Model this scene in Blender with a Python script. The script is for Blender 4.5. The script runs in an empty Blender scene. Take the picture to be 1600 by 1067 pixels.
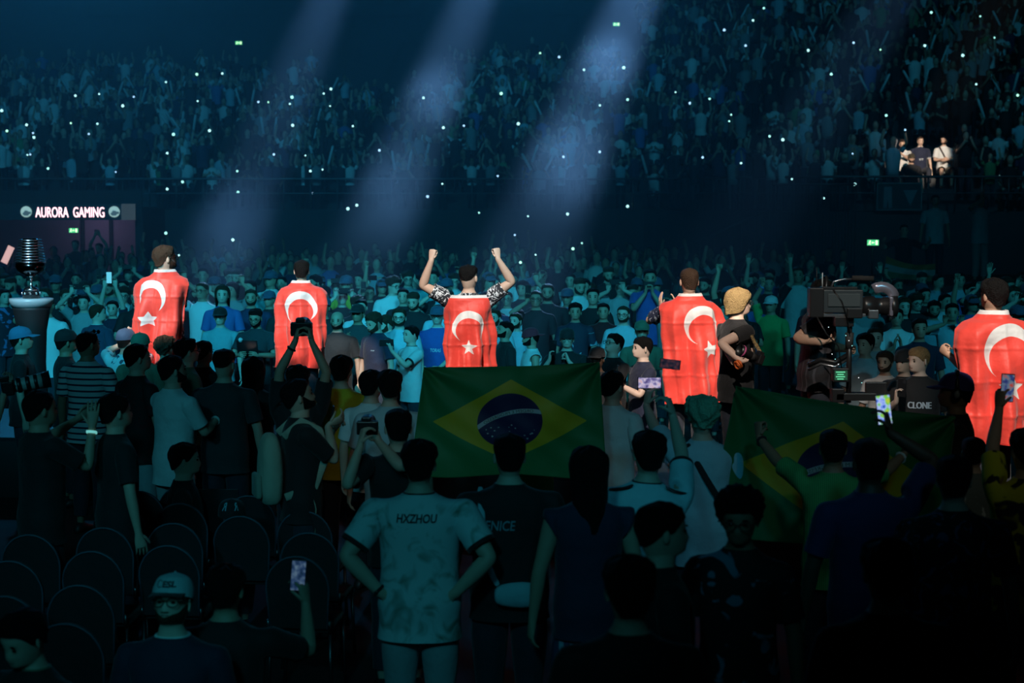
import bpy, bmesh, math, random
import numpy as np
from mathutils import Vector, Matrix, Euler
from mathutils.bvhtree import BVHTree

random.seed(11)
RNG = np.random.default_rng(11)
S = bpy.context.scene
COL = S.collection
PI = math.pi

# ------------------------------------------------------------------ camera
FPX = 2800.0                       # focal length in pixels of a 1600 px wide frame
CAMZ = 3.0
PITCH = math.atan((533.5 - 305.0) / FPX)
cam_data = bpy.data.cameras.new('camera')
cam_data.sensor_width = 36.0
cam_data.sensor_fit = 'HORIZONTAL'
cam_data.lens = FPX / 1600.0 * 36.0
cam_data.clip_end = 400
cam_data.dof.use_dof = True
cam_data.dof.focus_distance = 16.5
cam_data.dof.aperture_fstop = 3.2
cam = bpy.data.objects.new('camera', cam_data)
cam.location = (0, 0, CAMZ)
cam.rotation_euler = (PI / 2 - PITCH, 0, 0)
COL.objects.link(cam)
S.camera = cam
CP, SP = math.cos(PITCH), math.sin(PITCH)


def ray(px, py):
    u, v = (px - 800.0) / FPX, (533.5 - py) / FPX
    return Vector((u, CP + SP * v, -SP + CP * v))


def pix(px, py, Y):
    """world point seen at pixel (px, py) at distance Y down the hall"""
    d = ray(px, py)
    return Vector((0, 0, CAMZ)) + d * (Y / d.y)


def onplane(px, py, z):
    d = ray(px, py)
    return Vector((0, 0, CAMZ)) + d * ((z - CAMZ) / d.z)


# ------------------------------------------------------------------ view, world
S.view_settings.view_transform = 'Standard'
S.view_settings.look = 'None'
S.view_settings.exposure = 0.0
S.view_settings.gamma = 1.0
S.view_settings.use_curve_mapping = False
world = bpy.data.worlds.new('hall_darkness')
S.world = world
world.use_nodes = True
wb = world.node_tree.nodes['Background']
wb.inputs[0].default_value = (0.10, 0.42, 0.62, 1)
wb.inputs[1].default_value = 0.0022


# ------------------------------------------------------------------ stage lighting
def spot(name, loc, target, energy, color, angle, blend=0.5, radius=0.1):
    l = bpy.data.lights.new(name, 'SPOT')
    l.energy = energy
    l.color = color
    l.spot_size = math.radians(angle)
    l.spot_blend = blend
    l.shadow_soft_size = radius
    o = bpy.data.objects.new(name, l)
    o.location = loc
    o.rotation_euler = (Vector(target) - Vector(loc)).to_track_quat('-Z', 'Y').to_euler()
    COL.objects.link(o)
    return o


TEAL = (0.025, 0.52, 0.76)
BEAM = (0.20, 0.46, 0.90)
WARM = (1.0, 0.88, 0.76)
# haze beams slanting down over the far crowd, from the truss behind it
for (ax, ay, bx, by, ya, yb, en, ang) in [
        (512, 0, 345, 400, 33, 25, 60000, 2.6),
        (740, 0, 575, 390, 33, 25, 75000, 2.7),
        (990, 0, 845, 350, 33, 25, 100000, 2.9),
        (1390, 0, 1225, 260, 33, 27, 16000, 3.0)]:
    A, B = pix(ax, ay, ya), pix(bx, by, yb)
    lamp = A + (A - B) * ((17.0 - A.z) / (A.z - B.z))
    spot('beam_spotlight', lamp, B, en, BEAM, ang, 0.9, 0.12)
# warm follow spots on the players, from the truss above the near crowd
for (tx, ty, ty_, en, ang, lx, ly) in [
        (242, 462, 18.0, 19000, 4.2, -8.0, 5.0), (471, 480, 19.0, 20000, 4.2, -4.0, 5.0),
        (727, 478, 16.5, 16000, 5.2, -1.5, 3.0), (1072, 510, 15.5, 15500, 7.0, 1.2, 3.0),
        (1550, 570, 13.0, 15500, 5.8, 2.0, 0.5)]:
    t = pix(tx, ty, ty_)
    spot('follow_spotlight', (lx, ly, 13.0), t, en, WARM, ang, 0.25, 0.06)
spot('follow_spotlight', (-6.5, 6.0, 11.0), pix(49, 415, 18.6), 7000, (0.7, 0.9, 1.0), 5.0, 0.5, 0.06)
# a softer one for the camera crew beside them
spot('follow_spotlight', (0.5, 2.0, 11.0), pix(1245, 500, 14.3), 4600, WARM, 9.5, 0.7, 0.1)
# faint warm spill on the held flags and the people below the stage
spot('follow_spotlight', (0.0, -3.0, 11.0), pix(700, 650, 12.6), 340, (1.0, 0.92, 0.7), 10.0, 0.9, 0.3)
spot('follow_spotlight', (4.0, -3.0, 11.0), pix(1340, 690, 11.0), 200, (0.9, 1.0, 0.75), 11.0, 0.9, 0.3)
# teal wash over the far floor crowd
spot('wash_light', (-5.5, 7.0, 8.5), (-4.2, 25.0, 1.2), 8500, TEAL, 32, 0.8, 0.5)
spot('wash_light', (1.0, 7.0, 8.5), (-0.4, 24.5, 1.2), 7500, TEAL, 26, 0.8, 0.5)
spot('wash_light', (8.0, 8.0, 8.5), (5.5, 25.0, 1.2), 2300, TEAL, 34, 0.8, 0.5)
# weak teal spill over the near crowd
spot('wash_light', (6.0, 2.0, 8.0), (3.1, 17.0, 1.6), 1100, (0.16, 0.60, 0.74), 17, 0.8, 0.4)
spot('wash_light', (-6.0, -2.0, 8.0), (-3.0, 14.2, 1.6), 1000, (0.06, 0.60, 0.80), 30, 0.9, 0.5)
spot('wash_light', (-2.0, -4.0, 8.0), (-1.0, 9.4, 1.1), 760, (0.05, 0.62, 0.80), 22, 0.9, 0.5)
spot('wash_light', (2.0, -3.0, 9.0), (1.0, 10.6, 1.4), 620, (0.05, 0.58, 0.88), 13, 0.9, 0.5)
spot('wash_light', (-1.6, 0.5, 3.6), (-1.55, 8.1, 1.1), 80, (0.04, 0.66, 0.80), 7.5, 0.9, 0.1)  # invented low lamp, added to light the seated grey-capped man's face
# stands
spot('wash_light', (-10.0, 20.0, 20.0), (-9.0, 66.0, 6.0), 13000, (0.03, 0.42, 0.75), 52, 0.9, 1.0)
spot('wash_light', (10.0, 20.0, 20.0), (12.0, 58.0, 7.0), 6500, (0.03, 0.42, 0.72), 50, 0.9, 1.0)
spot('follow_spotlight', (9.0, 14.0, 15.0), pix(1437, 247, 46.6), 90000, WARM, 2.6, 0.35, 0.05)
# unseen blue backlights, added to raise a veil in the haze
spot('wash_light', (-14.0, 52.0, 17.0), (-5.0, 28.0, 1.0), 5000, (0.03, 0.34, 0.75), 34, 0.9, 0.5)
spot('wash_light', (1.0, 54.0, 17.0), (0.0, 28.0, 1.0), 3200, (0.03, 0.34, 0.75), 34, 0.9, 0.5)


# ------------------------------------------------------------------ materials
MATS = {}


def _nodes(name):
    m = bpy.data.materials.new(name)
    m.use_nodes = True
    nt = m.node_tree
    return m, nt, nt.nodes['Principled BSDF']


def mat(name, color=(0.5, 0.5, 0.5), rough=0.6, metal=0.0, var=0.12, scale=12.0, bump=0.0,
        bscale=40.0, sheen=0.0, coat=0.0, emit=None, estr=0.0):
    """procedural surface: base colour with a little noise, optional fine relief"""
    if name in MATS:
        return MATS[name]
    m, nt, b = _nodes(name)
    N, L = nt.nodes, nt.links
    tc = N.new('ShaderNodeTexCoord')
    nz = N.new('ShaderNodeTexNoise')
    nz.inputs['Scale'].default_value = scale
    nz.inputs['Detail'].default_value = 3
    L.new(tc.outputs['Object'], nz.inputs['Vector'])
    mx = N.new('ShaderNodeMix')
    mx.data_type = 'RGBA'
    mx.inputs['A'].default_value = tuple(c * (1 - var) for c in color) + (1,)
    mx.inputs['B'].default_value = tuple(min(1, c * (1 + var)) for c in color) + (1,)
    L.new(nz.outputs['Fac'], mx.inputs['Factor'])
    L.new(mx.outputs['Result'], b.inputs['Base Color'])
    b.inputs['Roughness'].default_value = rough
    b.inputs['Metallic'].default_value = metal
    b.inputs['Sheen Weight'].default_value = sheen
    b.inputs['Coat Weight'].default_value = coat
    if bump:
        n2 = N.new('ShaderNodeTexNoise')
        n2.inputs['Scale'].default_value = bscale
        n2.inputs['Detail'].default_value = 4
        L.new(tc.outputs['Object'], n2.inputs['Vector'])
        bp = N.new('ShaderNodeBump')
        bp.inputs['Strength'].default_value = bump
        bp.inputs['Distance'].default_value = 0.02
        L.new(n2.outputs['Fac'], bp.inputs['Height'])
        L.new(bp.outputs['Normal'], b.inputs['Normal'])
    if emit:
        b.inputs['Emission Color'].default_value = tuple(emit) + (1,)
        b.inputs['Emission Strength'].default_value = estr
        m.cycles.emission_sampling = 'NONE'
    MATS[name] = m
    return m


def skin(tone=0):
    c = [(0.62, 0.40, 0.30), (0.50, 0.30, 0.21), (0.34, 0.19, 0.12), (0.72, 0.50, 0.40), (0.10, 0.055, 0.035)][tone]
    return mat('skin_tone_%d' % tone, c, 0.55, var=0.08, scale=25, bump=0.08, bscale=90)


def cloth(name, color, wr=0.9, bscale=9.0):
    return mat('cloth_' + name, color, 0.85, var=0.08, scale=20, bump=wr, bscale=bscale, sheen=0.1)


def hairm(name='black'):
    c = {'black': (0.0035, 0.003, 0.003), 'brown': (0.055, 0.032, 0.02), 'blonde': (0.50, 0.34, 0.15),
         'fair': (0.33, 0.2, 0.09), 'green': (0.16, 0.52, 0.36), 'grey': (0.25, 0.25, 0.25)}[name]
    m = mat('hair_' + name, c, 0.6, var=0.35, scale=60, bump=0.9, bscale=120)
    m.node_tree.nodes['Principled BSDF'].inputs['Specular IOR Level'].default_value = 0.22
    return m


def striped(name, ca, cb, period, width, axis=2):
    """horizontal stripes woven into the cloth"""
    key = 'cloth_' + name
    if key in MATS:
        return MATS[key]
    m, nt, b = _nodes(key)
    N, L = nt.nodes, nt.links
    tc = N.new('ShaderNodeTexCoord')
    sp = N.new('ShaderNodeSeparateXYZ')
    L.new(tc.outputs['Object'], sp.inputs[0])
    md = N.new('ShaderNodeMath')
    md.operation = 'PINGPONG'
    md.inputs[1].default_value = period / 2
    L.new(sp.outputs[axis], md.inputs[0])
    lt = N.new('ShaderNodeMath')
    lt.operation = 'LESS_THAN'
    lt.inputs[1].default_value = width / 2
    L.new(md.outputs[0], lt.inputs[0])
    mx = N.new('ShaderNodeMix')
    mx.data_type = 'RGBA'
    mx.inputs['A'].default_value = ca + (1,)
    mx.inputs['B'].default_value = cb + (1,)
    L.new(lt.outputs[0], mx.inputs['Factor'])
    L.new(mx.outputs['Result'], b.inputs['Base Color'])
    b.inputs['Roughness'].default_value = 0.85
    nz = N.new('ShaderNodeTexNoise')
    nz.inputs['Scale'].default_value = 9
    L.new(tc.outputs['Object'], nz.inputs['Vector'])
    bp = N.new('ShaderNodeBump')
    bp.inputs['Strength'].default_value = 0.7
    bp.inputs['Distance'].default_value = 0.02
    L.new(nz.outputs['Fac'], bp.inputs['Height'])
    L.new(bp.outputs['Normal'], b.inputs['Normal'])
    MATS[key] = m
    return m


def patterned(name, ca, cb, scale, lo=0.48, hi=0.52, distort=1.5):
    """two-colour printed pattern (jersey graphics, splashes)"""
    key = 'cloth_' + name
    if key in MATS:
        return MATS[key]
    m, nt, b = _nodes(key)
    N, L = nt.nodes, nt.links
    tc = N.new('ShaderNodeTexCoord')
    nz = N.new('ShaderNodeTexNoise')
    nz.inputs['Scale'].default_value = scale
    nz.inputs['Distortion'].default_value = distort
    L.new(tc.outputs['Object'], nz.inputs['Vector'])
    mr = N.new('ShaderNodeMapRange')
    mr.inputs[1].default_value = lo
    mr.inputs[2].default_value = hi
    L.new(nz.outputs['Fac'], mr.inputs[0])
    mx = N.new('ShaderNodeMix')
    mx.data_type = 'RGBA'
    mx.inputs['A'].default_value = ca + (1,)
    mx.inputs['B'].default_value = cb + (1,)
    L.new(mr.outputs[0], mx.inputs['Factor'])
    L.new(mx.outputs['Result'], b.inputs['Base Color'])
    b.inputs['Roughness'].default_value = 0.8
    MATS[key] = m
    return m


def obj_color(name, rough=0.85, bump=0.6):
    """cloth whose dye is each object's own colour"""
    if name in MATS:
        return MATS[name]
    m, nt, b = _nodes(name)
    N, L = nt.nodes, nt.links
    oi = N.new('ShaderNodeObjectInfo')
    tc = N.new('ShaderNodeTexCoord')
    nz = N.new('ShaderNodeTexNoise')
    nz.inputs['Scale'].default_value = 9
    L.new(tc.outputs['Object'], nz.inputs['Vector'])
    L.new(oi.outputs['Color'], b.inputs['Base Color'])
    bp = N.new('ShaderNodeBump')
    bp.inputs['Strength'].default_value = bump
    bp.inputs['Distance'].default_value = 0.02
    L.new(nz.outputs['Fac'], bp.inputs['Height'])
    L.new(bp.outputs['Normal'], b.inputs['Normal'])
    b.inputs['Roughness'].default_value = rough
    MATS[name] = m
    return m


def glow(name, color, strength):
    """a lamp, screen or backlit sign"""
    return mat('glow_' + name, color, 0.4, var=0.0, emit=color, estr=strength)


def screen(name, seed, strength, cols):
    """a phone or camera screen showing a blurred bright picture"""
    key = 'screen_' + name
    if key in MATS:
        return MATS[key]
    m, nt, b = _nodes(key)
    N, L = nt.nodes, nt.links
    tc = N.new('ShaderNodeTexCoord')
    nz = N.new('ShaderNodeTexNoise')
    nz.noise_dimensions = '4D'
    nz.inputs['W'].default_value = seed
    nz.inputs['Scale'].default_value = 32
    nz.inputs['Detail'].default_value = 2
    L.new(tc.outputs['Object'], nz.inputs['Vector'])
    cr = N.new('ShaderNodeValToRGB')
    els = cr.color_ramp.elements
    for i, c in enumerate(cols):
        p = 0.3 + 0.4 * i / (len(cols) - 1)
        e = els[i] if i < 2 else els.new(p)
        e.position = p
        e.color = c + (1,)
    L.new(nz.outputs['Fac'], cr.inputs[0])
    b.inputs['Base Color'].default_value = (0.01, 0.01, 0.01, 1)
    L.new(cr.outputs[0], b.inputs['Emission Color'])
    b.inputs['Emission Strength'].default_value = strength
    m.cycles.emission_sampling = 'NONE'
    MATS[key] = m
    return m


# ------------------------------------------------------------------ mesh tools
def V3(p):
    return np.array(p, float)


def unit(v):
    v = V3(v)
    n = np.linalg.norm(v)
    return v / n if n > 1e-9 else v


def perp(d, hint=(0, 0, 1)):
    d = unit(d)
    h = V3(hint)
    if abs(np.dot(unit(h), d)) > 0.95:
        h = V3((0, 1, 0)) if abs(d[1]) < 0.9 else V3((1, 0, 0))
    a = unit(np.cross(d, h))
    return a, unit(np.cross(a, d))


class MB:
    """collects shapes, then links them as one mesh object"""

    def __init__(self):
        self.v, self.f, self.m = [], [], []

    def ring(self, pts):
        i = len(self.v)
        self.v.extend([tuple(p) for p in pts])
        return list(range(i, i + len(pts)))

    def face(self, idx, m=0):
        self.f.append(tuple(idx))
        self.m.append(m)

    def bridge(self, a, b, m=0, closed=True):
        n = len(a)
        for k in range(n if closed else n - 1):
            j = (k + 1) % n
            self.face((a[k], a[j], b[j], b[k]), m)

    def cap(self, a, m=0, c=None):
        if c is None:
            c = np.mean([self.v[i] for i in a], axis=0)
        ci = self.ring([c])[0]
        for k in range(len(a)):
            self.face((a[k], a[(k + 1) % len(a)], ci), m)

    def tube(self, pts, rad, n=8, m=0, hint=(0, 0, 1), ry=None, cap=True):
        pts = [V3(p) for p in pts]
        rad = list(rad) if hasattr(rad, '__len__') else [rad] * len(pts)
        prev = None
        for i, p in enumerate(pts):
            d = pts[min(i + 1, len(pts) - 1)] - pts[max(i - 1, 0)]
            a, b = perp(d, hint)
            sy = rad[i] if ry is None else (ry[i] if hasattr(ry, '__len__') else ry)
            r = self.ring([p + a * rad[i] * math.cos(t) + b * sy * math.sin(t)
                           for t in np.linspace(0, 2 * PI, n, endpoint=False)])
            if prev is None:
                if cap:
                    self.cap(r, m)
            else:
                self.bridge(prev, r, m)
            prev = r
        if cap:
            self.cap(prev, m)

    def box(self, c, s, m=0, R=None):
        c = V3(c)
        q = []
        for z in (-1, 1):
            for (x, y) in ((-1, -1), (1, -1), (1, 1), (-1, 1)):
                p = V3((x * s[0] / 2, y * s[1] / 2, z * s[2] / 2))
                if R is not None:
                    p = R @ p
                q.append(c + p)
        i = self.ring(q)
        for f in ((0, 1, 2, 3), (4, 5, 6, 7), (0, 1, 5, 4), (1, 2, 6, 5), (2, 3, 7, 6), (3, 0, 4, 7)):
            self.face([i[k] for k in f], m)

    def ell(self, c, r, m=0, nu=8, nv=6, R=None):
        c = V3(c)
        rows = []
        for j in range(1, nv):
            t = PI * j / nv
            pts = []
            for k in range(nu):
                a = 2 * PI * k / nu
                p = V3((r[0] * math.sin(t) * math.cos(a), r[1] * math.sin(t) * math.sin(a), r[2] * math.cos(t)))
                pts.append(c + (R @ p if R is not None else p))
            rows.append(self.ring(pts))
        top, bot = V3((0, 0, r[2])), V3((0, 0, -r[2]))
        if R is not None:
            top, bot = R @ top, R @ bot
        self.cap(rows[0], m, c + top)
        self.cap(rows[-1], m, c + bot)
        for a, b in zip(rows, rows[1:]):
            self.bridge(a, b, m)

    def lathe(self, prof, n=20, m=0, c=(0, 0, 0), cap=True):
        prev = None
        for i, (r, z) in enumerate(prof):
            rg = self.ring([(c[0] + r * math.cos(t), c[1] + r * math.sin(t), c[2] + z)
                            for t in np.linspace(0, 2 * PI, n, endpoint=False)])
            if prev is None:
                if cap:
                    self.cap(rg, m)
            else:
                self.bridge(prev, rg, m)
            prev = rg
        if cap:
            self.cap(prev, m)

    def grid(self, P, m=0, closed_u=False):
        """P: array rows x cols x 3"""
        R, C = P.shape[:2]
        idx = [self.ring(P[r]) for r in range(R)]
        for a, b in zip(idx, idx[1:]):
            self.bridge(a, b, m, closed_u)
        return idx

    def mesh(self, name, mats, smooth=True, recalc=True):
        me = bpy.data.meshes.new(name)
        me.from_pydata(self.v, [], self.f)
        for mm in (mats if isinstance(mats, (list, tuple)) else [mats]):
            me.materials.append(mm)
        if any(self.m):
            me.polygons.foreach_set('material_index', self.m)
        if recalc:
            bm = bmesh.new()
            bm.from_mesh(me)
            bmesh.ops.recalc_face_normals(bm, faces=bm.faces)
            bm.to_mesh(me)
            bm.free()
        if smooth:
            me.polygons.foreach_set('use_smooth', [True] * len(me.polygons))
        me.update()
        return me

    def build(self, name, mats, parent=None, sub=0, smooth=True, loc=None, bevel=0):
        o = bpy.data.objects.new(name, self.mesh(name, mats, smooth))
        COL.objects.link(o)
        if parent:
            o.parent = parent
        if loc is not None:
            o.location = loc
        if bevel:
            b = o.modifiers.new('bevel', 'BEVEL')
            b.width = bevel
            b.segments = 2
        if sub:
            s = o.modifiers.new('subsurf', 'SUBSURF')
            s.levels = s.render_levels = sub
        return o


def tag(o, label=None, cat=None, group=None, kind=None):
    if label:
        o['label'] = label
    if cat:
        o['category'] = cat
    if group:
        o['group'] = group
    if kind:
        o['kind'] = kind
    return o


def empty(name, loc=(0, 0, 0), rz=0.0, s=1.0):
    o = bpy.data.objects.new(name, None)
    o.empty_display_size = 0.1
    o.location = loc
    o.rotation_euler = (0, 0, rz)
    o.scale = (s, s, s)
    COL.objects.link(o)
    return o


def bake(o):
    """apply modifiers into the mesh data"""
    dg = bpy.context.evaluated_depsgraph_get()
    me = bpy.data.meshes.new_from_object(o.evaluated_get(dg))
    old = o.data
    o.modifiers.clear()
    o.data = me
    me.name = old.name
    bpy.data.meshes.remove(old)
    return o


_TXT = {}


def text_data(body, bold=0.0):
    """outline triangles of a word, as verts (n,2) centred, height about 1, and faces"""
    key = (body, bold)
    if key in _TXT:
        return _TXT[key]
    c = bpy.data.curves.new('lettering', 'FONT')
    c.body = body
    c.align_x = 'CENTER'
    c.offset = bold
    c.resolution_u = 3
    o = bpy.data.objects.new('lettering', c)
    COL.objects.link(o)
    dg = bpy.context.evaluated_depsgraph_get()
    me = bpy.data.meshes.new_from_object(o.evaluated_get(dg))
    v = np.array([p.co[:2] for p in me.vertices])
    f = [tuple(p.vertices) for p in me.polygons]
    bpy.data.objects.remove(o)
    bpy.data.curves.remove(c)
    bpy.data.meshes.remove(me)
    v[:, 0] -= (v[:, 0].min() + v[:, 0].max()) / 2
    v[:, 1] -= (v[:, 1].min() + v[:, 1].max()) / 2
    v /= (v[:, 1].max() - v[:, 1].min())
    _TXT[key] = (v, f)
    return v, f


def lettering(name, body, fn, mats, parent, w, h, bold=0.0, slant=0.0, heavy=0.0):
    """a word laid on a surface: fn(u, v) gives the 3D point of flat coordinates"""
    v, f = text_data(body, bold)
    wid = v[:, 0].max() - v[:, 0].min()
    mb = MB()
    for dx in ((-heavy, 0, heavy) if heavy else (0,)):     # heavier strokes
        n0 = len(mb.v)
        mb.ring([fn(x / wid * w + slant * y * h + dx, y * h) for x, y in v])
        for q in f:
            mb.face([i + n0 for i in q])
    o = bpy.data.objects.new(name, mb.mesh(name, mats, smooth=False, recalc=False))
    COL.objects.link(o)
    o.parent = parent
    return o


def on_surface(obj, side, cx, cz, off=0.004):
    """returns fn(u, v) that drops flat coordinates on the front (+1) or back (-1) of a garment"""
    dg = bpy.context.evaluated_depsgraph_get()
    bvh = BVHTree.FromObject(obj, dg)

    def fn(u, v):
        x = cx - side * u
        hit = bvh.ray_cast(Vector((x, side * 0.8, cz + v)), Vector((0, -side, 0)))
        y = hit[0].y if hit[0] else side * 0.1
        return (x, y + side * off, cz + v)
    return fn


# ------------------------------------------------------------------ people
# one continuous body per person (torso, neck, head, arms, hands, legs), garments and hair as parts.
# Local frame: the person stands on z = 0, faces +Y, 1.75 m tall.
NC = 16
TOR = [  # z, half width, half depth, centre y
    (0.86, .150, .100, -.005), (0.94, .168, .115, -.012), (1.04, .148, .102, 0.0), (1.14, .146, .102, .006),
    (1.25, .160, .114, .006), (1.325, .170, .116, .000), (1.395, .178, .102, -.008), (1.452, .150, .080, -.014),
    (1.482, .085, .066, -.014), (1.515, .059, .060, -.006)]
HEAD = [  # z, half width, front y, back y
    (1.542, .053, .062, -.066), (1.547, .050, .092, -.070), (1.562, .056, .102, -.078), (1.588, .065, .104, -.088),
    (1.612, .070, .106, -.096), (1.640, .074, .100, -.102), (1.668, .077, .102, -.104), (1.698, .075, .094, -.101),
    (1.726, .063, .070, -.083), (1.744, .037, .036, -.052)]
HZ = [h[0] for h in HEAD] + [1.752]
HW = [h[1] for h in HEAD] + [0.002]
HF = [h[2] for h in HEAD] + [-0.006]
HB = [h[3] for h in HEAD] + [-0.010]


def rx(a):
    c, s = math.cos(a), math.sin(a)
    return np.array([[1, 0, 0], [0, c, -s], [0, s, c]])


def ry(a):
    c, s = math.cos(a), math.sin(a)
    return np.array([[c, 0, s], [0, 1, 0], [-s, 0, c]])


def rz(a):
    c, s = math.cos(a), math.sin(a)
    return np.array([[c, -s, 0], [s, c, 0], [0, 0, 1]])


def supell(t, p):
    s, c = math.sin(t), math.cos(t)
    return math.copysign(abs(s) ** p, s), math.copysign(abs(c) ** p, c)


def head_pt(th, z, off=0.0):
    w, f, b = np.interp(z, HZ, HW), np.interp(z, HZ, HF), np.interp(z, HZ, HB)
    s, c = math.sin(th), math.cos(th)
    x, y = w * s, (f if c > 0 else -b) * c
    p = V3((x, y, z))
    if off:
        n = unit((s / max(w, .02), c / max(f if c > 0 else -b, .02), max(0, (z - 1.66)) * 260))
        p = p + n * off
    return p


def align(prev, cur):
    """rotate / flip ring cur so that it pairs best with ring prev"""
    n = len(cur)
    best = None
    pc = np.mean(prev, axis=0)
    cc = np.mean(cur, axis=0)
    a = np.array(prev) - pc
    for flip in (0, 1):
        q = np.array(cur[::-1] if flip else cur) - cc
        for k in range(n):
            d = ((a - np.roll(q, k, axis=0)) ** 2).sum()
            if best is None or d < best[0]:
                best = (d, flip, k)
    q = np.array(cur[::-1] if best[1] else cur)
    return np.roll(q, best[2], axis=0)


def oval(c, d, ra, rb, n, hint):
    a, b = perp(d, hint)
    return [c + a * ra * math.cos(t) + b * rb * math.sin(t) for t in np.linspace(0, 2 * PI, n, endpoint=False)]


class Pose:
    def __init__(s, w=1.0, sit=False, lean=0.0, side=0.0, head=(0, 0, 0), L=None, R=None, belly=0.0, stance=0.0):
        s.w, s.sit, s.belly, s.stance = w, sit, belly, stance
        s.lean, s.side = math.radians(lean), math.radians(side)
        s.hR = rz(math.radians(head[0])) @ rx(math.radians(head[1])) @ ry(math.radians(head[2]))
        s.dz = -0.40 if sit else 0.0
        s.arms = {}
        for sg, spec in ((-1, L), (1, R)):
            s.arms[sg] = s.arm(sg, spec or {})

    def T(s, p):                     # trunk transform
        p = V3(p).copy()
        k = min(1, max(0, (p[2] - 0.88) / 0.3))
        q = p - V3((0, 0, .95))
        q = rx(-s.lean * k) @ ry(s.side * k) @ q
        q = q + V3((0, 0, .95 + s.dz))
        return q

    def H(s, p):                     # head transform
        piv = V3((0, -.012, 1.535))
        return s.T(piv + s.hR @ (V3(p) - piv))

    def arm(s, sg, spec):
        sh = s.T((sg * .178 * s.w, -.012, 1.408))
        L1, L2 = .285, .255
        tgt = spec.get('t')
        if tgt is None:
            tgt = (sg * (.27 * s.w + .02), .04, .83 + s.dz)
        tgt = V3(tgt)
        up = tgt[2] > sh[2] + .1
        if up:
            sh = sh + V3((-sg * .012, 0, .03))
        v = tgt - sh
        d = np.linalg.norm(v)
        if d > (L1 + L2) * .995:
            tgt = sh + v / d * (L1 + L2) * .995
            v = tgt - sh
            d = np.linalg.norm(v)
        d = max(d, .12)
        hint = spec.get('e')
        if hint is None:
            hint = (sg * .7, -.35, -.75) if not up else (sg * 1.0, -.1, -.35)
        a = (L1 * L1 - L2 * L2 + d * d) / (2 * d)
        h = math.sqrt(max(L1 * L1 - a * a, 0))
        u = unit(v)
        hp = V3(hint) - u * np.dot(u, V3(hint))
        el = sh + u * a + unit(hp) * h
        hd = unit(spec.get('d', unit(tgt - el)))
        n = spec.get('n')
        if n is None:
            n = (0, 1, 0) if up else (-sg, .2, 0)
        n = V3(n) - hd * np.dot(hd, V3(n))
        n = unit(n) if np.linalg.norm(n) > .05 else perp(hd)[0]
        return dict(sh=sh, el=el, wr=tgt, hd=hd, n=n, curl=spec.get('c', .35), hand=spec.get('hand', True),
                    grip=tgt + hd * .075 + n * .032)


def torso_ring(po, row, inf, drop=0.0):
    z, hx, hy, cy = row
    k = max(0, 1 - abs(z - 1.06) / .22) * po.belly
    wx = po.w if z < 1.47 else 1 + (po.w - 1) * .3
    out = []
    for j in range(NC):
        s, c = supell(2 * PI * j / NC, .88)
        yy = hy * (1 + (po.w - 1) * .6)
        out.append(po.T((s * (hx * wx + inf + k * .05), cy + c * (yy + inf) + (k * .10 * c if c > 0 else 0), z - drop)))
    return out


ARM_R = {'u': [(.20, .056), (.45, .050), (.72, .045), (.92, .041)], 'f': [(.10, .041), (.30, .041), (.62, .034), (.90, .027), (1., .026)]}


def arm_rings(po, sg, inf, t_end=2.0, flare=0.0, fat=1.0):
    """rings down the arm; t in 0..1 upper arm, 1..2 forearm"""
    A = po.arms[sg]
    out = []
    du, df = unit(A['el'] - A['sh']), unit(A['wr'] - A['el'])
    lst = [(t, A['sh'] + (A['el'] - A['sh']) * t, du, r) for t, r in ARM_R['u']]
    lat = V3((sg, 0, 0))
    lst.insert(0, (.05, A['sh'] + lat * .012 + du * .012, unit(du * .8 + lat), .061))
    lst.append((1.0, A['el'], unit(du + df), .041))
    lst += [(1 + t, A['el'] + (A['wr'] - A['el']) * t, df, r) for t, r in ARM_R['f']]
    for i, (t, c, d, r) in enumerate(lst):
        if t > t_end + 1e-6:
            t0, c0, d0, r0 = lst[i - 1]
            k = (t_end - t0) / (t - t0)
            if k > .1:
                rr = (r0 + (r - r0) * k) * fat
                out.append(oval(c0 + (c - c0) * k, d0, rr + inf + flare, rr + inf + flare, 8, (0, 1, .3)))
            break
        k = flare * min(1, t / t_end) + (.008 if inf and t < .3 else 0)
        out.append(oval(c, d, r * fat + inf + k, r * fat + inf + k, 8, (0, 1, .3)))
    return out


def add_arm(mb, po, sg, rings_idx, rows, inf, t_end, flare, m, fat=1.0):
    """bridge the side hole of the trunk (rows 5..7, three columns) to the arm"""
    cols = (3, 4, 5) if sg > 0 else (11, 12, 13)
    a, b, c = rings_idx
    hole = [a[cols[0]], a[cols[1]], a[cols[2]], b[cols[2]], c[cols[2]], c[cols[1]], c[cols[0]], b[cols[0]]]
    prev_p = [mb.v[i] for i in hole]
    prev = hole
    for pts in arm_rings(po, sg, inf, t_end, flare, fat):
        q = align(prev_p, pts)
        idx = mb.ring(q)
        mb.bridge(prev, idx, m)
        prev, prev_p = idx, q
    return prev, prev_p


def finger(mb, base, d, n, length, curl, r, m):
    side = np.cross(d, n)
    p = V3(base)
    pts, rad = [p - d * .012, p], [r, r]
    ang = 0
    for i, seg in enumerate((.42, .33, .25)):
        ang += curl * (1.05, 1.25, .8)[i]
        v = d * math.cos(ang) + n * math.sin(ang)
        p = p + v * length * seg
        pts.append(p)
        rad.append(r * (1 - .1 * (i + 1)))
    mb.tube(pts, rad, 6, m, hint=side)


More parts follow.
